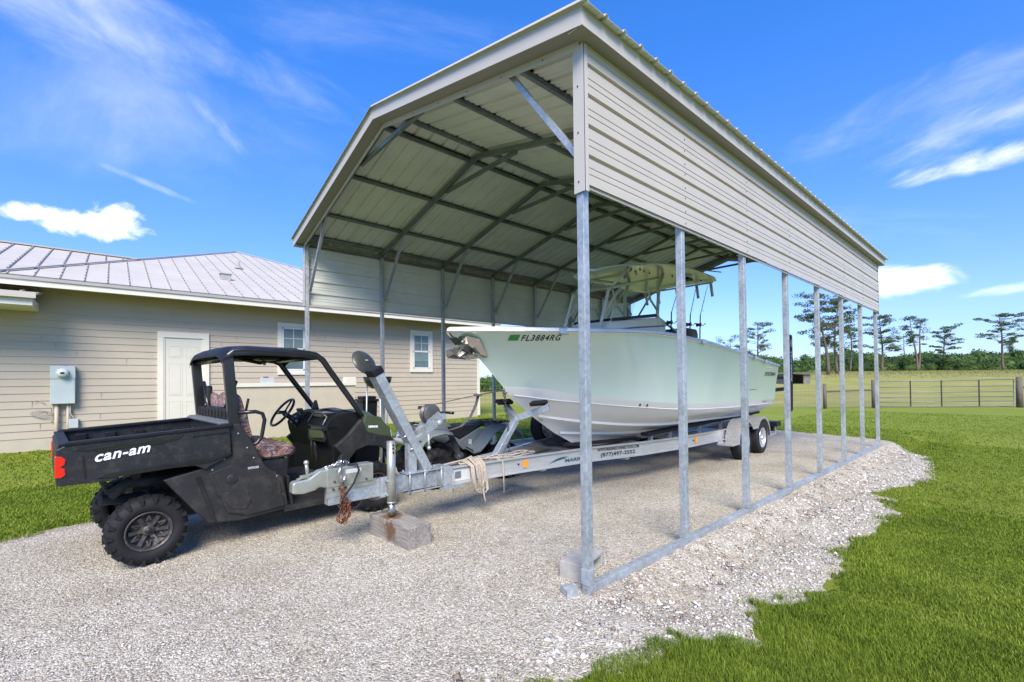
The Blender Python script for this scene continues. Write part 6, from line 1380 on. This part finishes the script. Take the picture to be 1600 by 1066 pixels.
# ------------------------------------------------------------------ quad bike (x aft from the front wheel, y to its far side)
AR = math.atan2(-.15, 1.3)
atv = thing('quad_bike', 'grey four wheel quad bike with black seat parked behind the trailer tongue', 'quad bike', (3.6, 5.72, 0), AR)
def ap(mb, name, mats, parent=atv, **k): return mb.build(name, mats, parent, **k)
AWY = 1.08
for x, r_w, wd_ in ((0, .30, .20), (1.22, .30, .27)):
    for y in (.10, AWY-.10):
        s = -1 if y < .5 else 1
        t = MB(); tyre(t, (x, y, r_w), r_w-.015, wd_, .155, lugs=16, lug_h=.016, n=32); wv = ap(t, 'wheel', RUB)
        t = MB(); t.lathe([(.16, s*.08), (.155, s*.09), (.14, s*.05), (.05, s*.03), (.04, s*.06), (0, s*.06)], (x, y, r_w), 'y', 24); ap(t, 'rim', BLACKG, wv)
def sweep_fender(x0, x1, zt, xa, y0, y1, parent=None):
    pass
for s, yb in ((-1, .0), (1, AWY)):
    yi = yb+(-s)*.27; lo_, hi_ = sorted((yb, yi))
    fr_ = [(-.30, .62), (-.22, .74), (-.10, .82), (.10, .845), (.24, .82), (.33, .66), (.38, .50)]
    mb = MB(); n = len(fr_)
    mb.grid([[(x, yb, z-.035) for x, z in fr_], [(x, yb-s*.03, z) for x, z in fr_], [(x, yi, z+.02) for x, z in fr_]], 0, True); mb.grid([[(x, yb, z-.05) for x, z in fr_], [(x, yi, z-.0) for x, z in fr_]], 0, True)
    ap(mb, 'front_fender', ATVP)
    re_ = [(.60, .52), (.72, .54), (.85, .66), (.98, .80), (1.15, .86), (1.35, .84), (1.50, .76), (1.56, .66)]
    mb = MB(); mb.grid([[(x, yb, z-.04) for x, z in re_], [(x, yb-s*.03, z) for x, z in re_], [(x, yi, z+.04) for x, z in re_]], 0, True); mb.grid([[(x, yb, z-.055) for x, z in re_], [(x, yi, z) for x, z in re_]], 0, True)
    ap(mb, 'rear_fender', ATVP)
    mb = MB(); yy0, yy1 = sorted((AWY/2+s*.20, AWY/2+s*.26)); mb.prism([(.40, .73), (.51, .665), (.68, .745), (.86, .83), (.98, .80), (.86, .62), (.72, .50), (.56, .50), (.46, .60)], yy0-.0, yy1); ap(mb, 'side_cover', ATVP, bevel=.015)
    mb = MB(); mb.cbox(.32, .85, min(yb-s*.03, yb-s*.30), max(yb-s*.03, yb-s*.30), .28, .32, .01); ap(mb, 'footwell', BLACKP)
mb = MB(); mb.box(.655, .715, AWY/2-.266, AWY/2-.262, .58, .66); ap(mb, 'info_label', LABELM)
seat_p = [(.36, .86), (.42, .90), (.60, .885), (.80, .90), (.98, .94), (1.02, .90), (.90, .86), (.60, .68), (.50, .72)]
mb = MB(); n = 8; rows = []
for i in range(n+1):
    t_ = i/n; e = (1-abs(2*t_-1)**3); y = AWY/2-.19+.38*t_; rows.append([(x, y, .74+(z-.74)*(.75+.25*e)) for x, z in seat_p])
mb.grid(rows, 0, True, closed=True); mb.add(rows[0], [tuple(range(9))]); mb.add(rows[-1], [tuple(range(9))])
for s in (-1, 1): yy0, yy1 = sorted((AWY/2+s*.16, AWY/2+s*.245)); mb.prism([(.33, .875), (.60, .885), (.90, .885), (.68, .765), (.51, .685), (.40, .75)], yy0, yy1)
ap(mb, 'seat', ATVB)
mb = MB(); mb.prism([(-.02, .72), (.05, .90), (.18, .96), (.34, .94), (.44, .87), (.52, .74), (.3, .6)], AWY/2-.15, AWY/2+.15); ap(mb, 'fuel_tank', ATVP, bevel=.03)
mb = MB(); mb.prism([(-.42, .66), (-.40, .76), (-.28, .88), (-.05, .93), (.05, .80), (-.1, .62)], AWY/2-.26, AWY/2+.26); ap(mb, 'front_cowl', M_('atv_pale', (.42, .45, .47), .35, 0, .1, 5), bevel=.04)
for y in (AWY/2-.18, AWY/2+.18): mb = MB(); mb.ball((-.38, y, .76), (.04, .07, .05)); ap(mb, 'headlight', GLASS)
mb = MB(); mb.tube([(-.46, .22, .45), (-.55, .26, .55), (-.57, .30, .74), (-.57, AWY-.30, .74), (-.55, AWY-.26, .55), (-.46, AWY-.22, .45)], .018, 8); mb.tube([(-.55, .30, .58), (-.55, AWY-.30, .58)], .016, 8); ap(mb, 'front_bumper', BLACKTUBE)
mb = MB(); mb.tube([(.30, .16, 1.105), (.22, .30, 1.115), (.12, AWY/2-.10, 1.065), (.12, AWY/2+.10, 1.065), (.22, AWY-.30, 1.115), (.30, AWY-.16, 1.105)], .014, 8); mb.tube([(.32, .14, 1.105), (.25, .26, 1.113)], .021, 8); mb.tube([(.32, AWY-.14, 1.105), (.25, AWY-.26, 1.113)], .021, 8); mb.tube([(.12, AWY/2, 1.065), (.0, AWY/2, .80)], .025, 8); mb.cbox(.04, .20, AWY/2-.08, AWY/2+.08, 1.12, 1.155, .03); mb.ball((.10, AWY/2, 1.12), (.07, .10, .06)); ap(mb, 'handlebar', BLACKTUBE)
for y in (.34, AWY-.34):
    mb = MB(); mb.cbox(.0, .10, y-.05, y+.05, 1.17, 1.185, .03); mb.tube([(.22, y-.02, 1.115), (.10, y, 1.145)], .008, 6); mb.tube([(.18, y+.03, 1.095), (.1, y-.12, 1.085)], .006, 6); ap(mb, 'brake_lever', BLACKG)
mb = MB()
for x in (-.32, -.18, -.04): mb.tube([(x, .20, .92), (x, AWY-.20, .92)], .010, 6)
for y in (.2, .4, AWY-.4, AWY-.2): mb.tube([(-.36, y, .92), (.0, y, .93)], .010, 6)
ap(mb, 'front_rack', BLACKTUBE)
mb = MB()
for x in (1.02, 1.16, 1.30, 1.44): mb.tube([(x, .18, .905), (x, AWY-.18, .905)], .010, 6)
for y in (.18, .42, AWY-.42, AWY-.18): mb.tube([(.96, y, .90), (1.2, y, .905), (1.50, y, .905)], .010, 6); mb.tube([(1.2, y, .905), (1.2, y, .85)], .009, 6)
ap(mb, 'rear_rack', BLACKTUBE)
mb = MB(); mb.cbox(.18, .72, AWY/2-.14, AWY/2+.14, .30, .62, .05); mb.lathe([(.10, -.02), (.10, .02), (0, .03)], (.52, AWY/2-.16, .42), 'y', 16); mb.box(-.3, 1.3, AWY/2-.08, AWY/2+.08, .28, .36)
for y, s in ((.12, 1), (AWY-.12, -1)):
    for x in (-.06, .10): mb.tube([(x, AWY/2-s*.10, .34), (x*.2, y+.05*s, .30)], .014, 6); mb.tube([(x, AWY/2-s*.12, .50), (x*.2, y+.06*s, .38)], .012, 6)
    mb.tube([(0, y+.10*s, .36), (.02, AWY/2-s*.16, .74)], .022, 8)
    for k in range(8): mb.tube([Vector((0, y+.10*s, .40)).lerp(Vector((.02, AWY/2-s*.16, .74)), k/8)+Vector((.036*math.cos(a), .036*math.sin(a), 0)) for a in [j*math.pi/3 for j in range(7)]], .006, 4, cap=False)
ap(mb, 'engine', DARK)
mb = MB(); mb.lathe([(0, -.02), (.065, -.01), (.07, .04), (.07, .10)], (.50, .26, .40), 'y', 16); ap(mb, 'clutch_cover', GALV_D)
mb = MB(); mb.cbox(1.02, 1.16, .12, .30, .90, .925, .01); o = mb.build('rag', YEL, None); o.matrix_world = Matrix.Translation((3.6, 5.72, .0)) @ Matrix.Rotation(AR, 4, 'Z') @ Matrix.Translation((.12, -.0, .035)); tag(o, 'yellow folded rag lying on the rear rack of the quad bike', 'rag')
# ------------------------------------------------------------------ kettle grill on tall legs
GX = Vector((3.85, 8.30, 0))
gr_ = thing('kettle_grill', 'round black kettle grill with its lid tipped open behind the winch post', 'grill', GX)
mb = MB(); prof = [(.0, -.24), (.12, -.225), (.20, -.17), (.255, -.09), (.275, 0), (.268, 0), (.245, -.08), (.19, -.16), (.1, -.21), (0, -.225)]; mb.lathe(prof, (0, 0, 1.70), 'z', 36); mb.build('bowl', BLACKG, gr_)
mb = MB(); mb.lathe([(0, .07), (.12, .06), (.20, .035), (.26, 0), (.27, -.012), (.262, -.014), (.20, .02), (.1, .045), (0, .05)], (0, 0, 0), 'z', 36)
ld = mb.build('lid', M_('grill_lid', (.075, .08, .078), .35, .3, .15, 5), gr_)
vd = (Vector((3.6, 8.2, 2.0))-Vector((0, 0, HCAM))).normalized(); nn_ = (-.50*vd+.87*(.76*rt+.65*Vector((0, 0, 1)))).normalized()
ld.matrix_local = Matrix.Translation((-.24, .05, 1.98)) @ nn_.to_track_quat('Z', 'Y').to_matrix().to_4x4()
mb = MB(); mb.cbox(-.03, .03, -.012, .012, .055, .08, .005); mb.build('lid_vent', LABELM, ld)
for a in (0, 1, 2):
    q = a*2*math.pi/3+2.4; mb = MB(); mb.tube([(.21*math.cos(q), .21*math.sin(q), 1.60), (.24*math.cos(q), .24*math.sin(q), 0)], .017, 8)
    mb.build('leg', GALV, gr_)
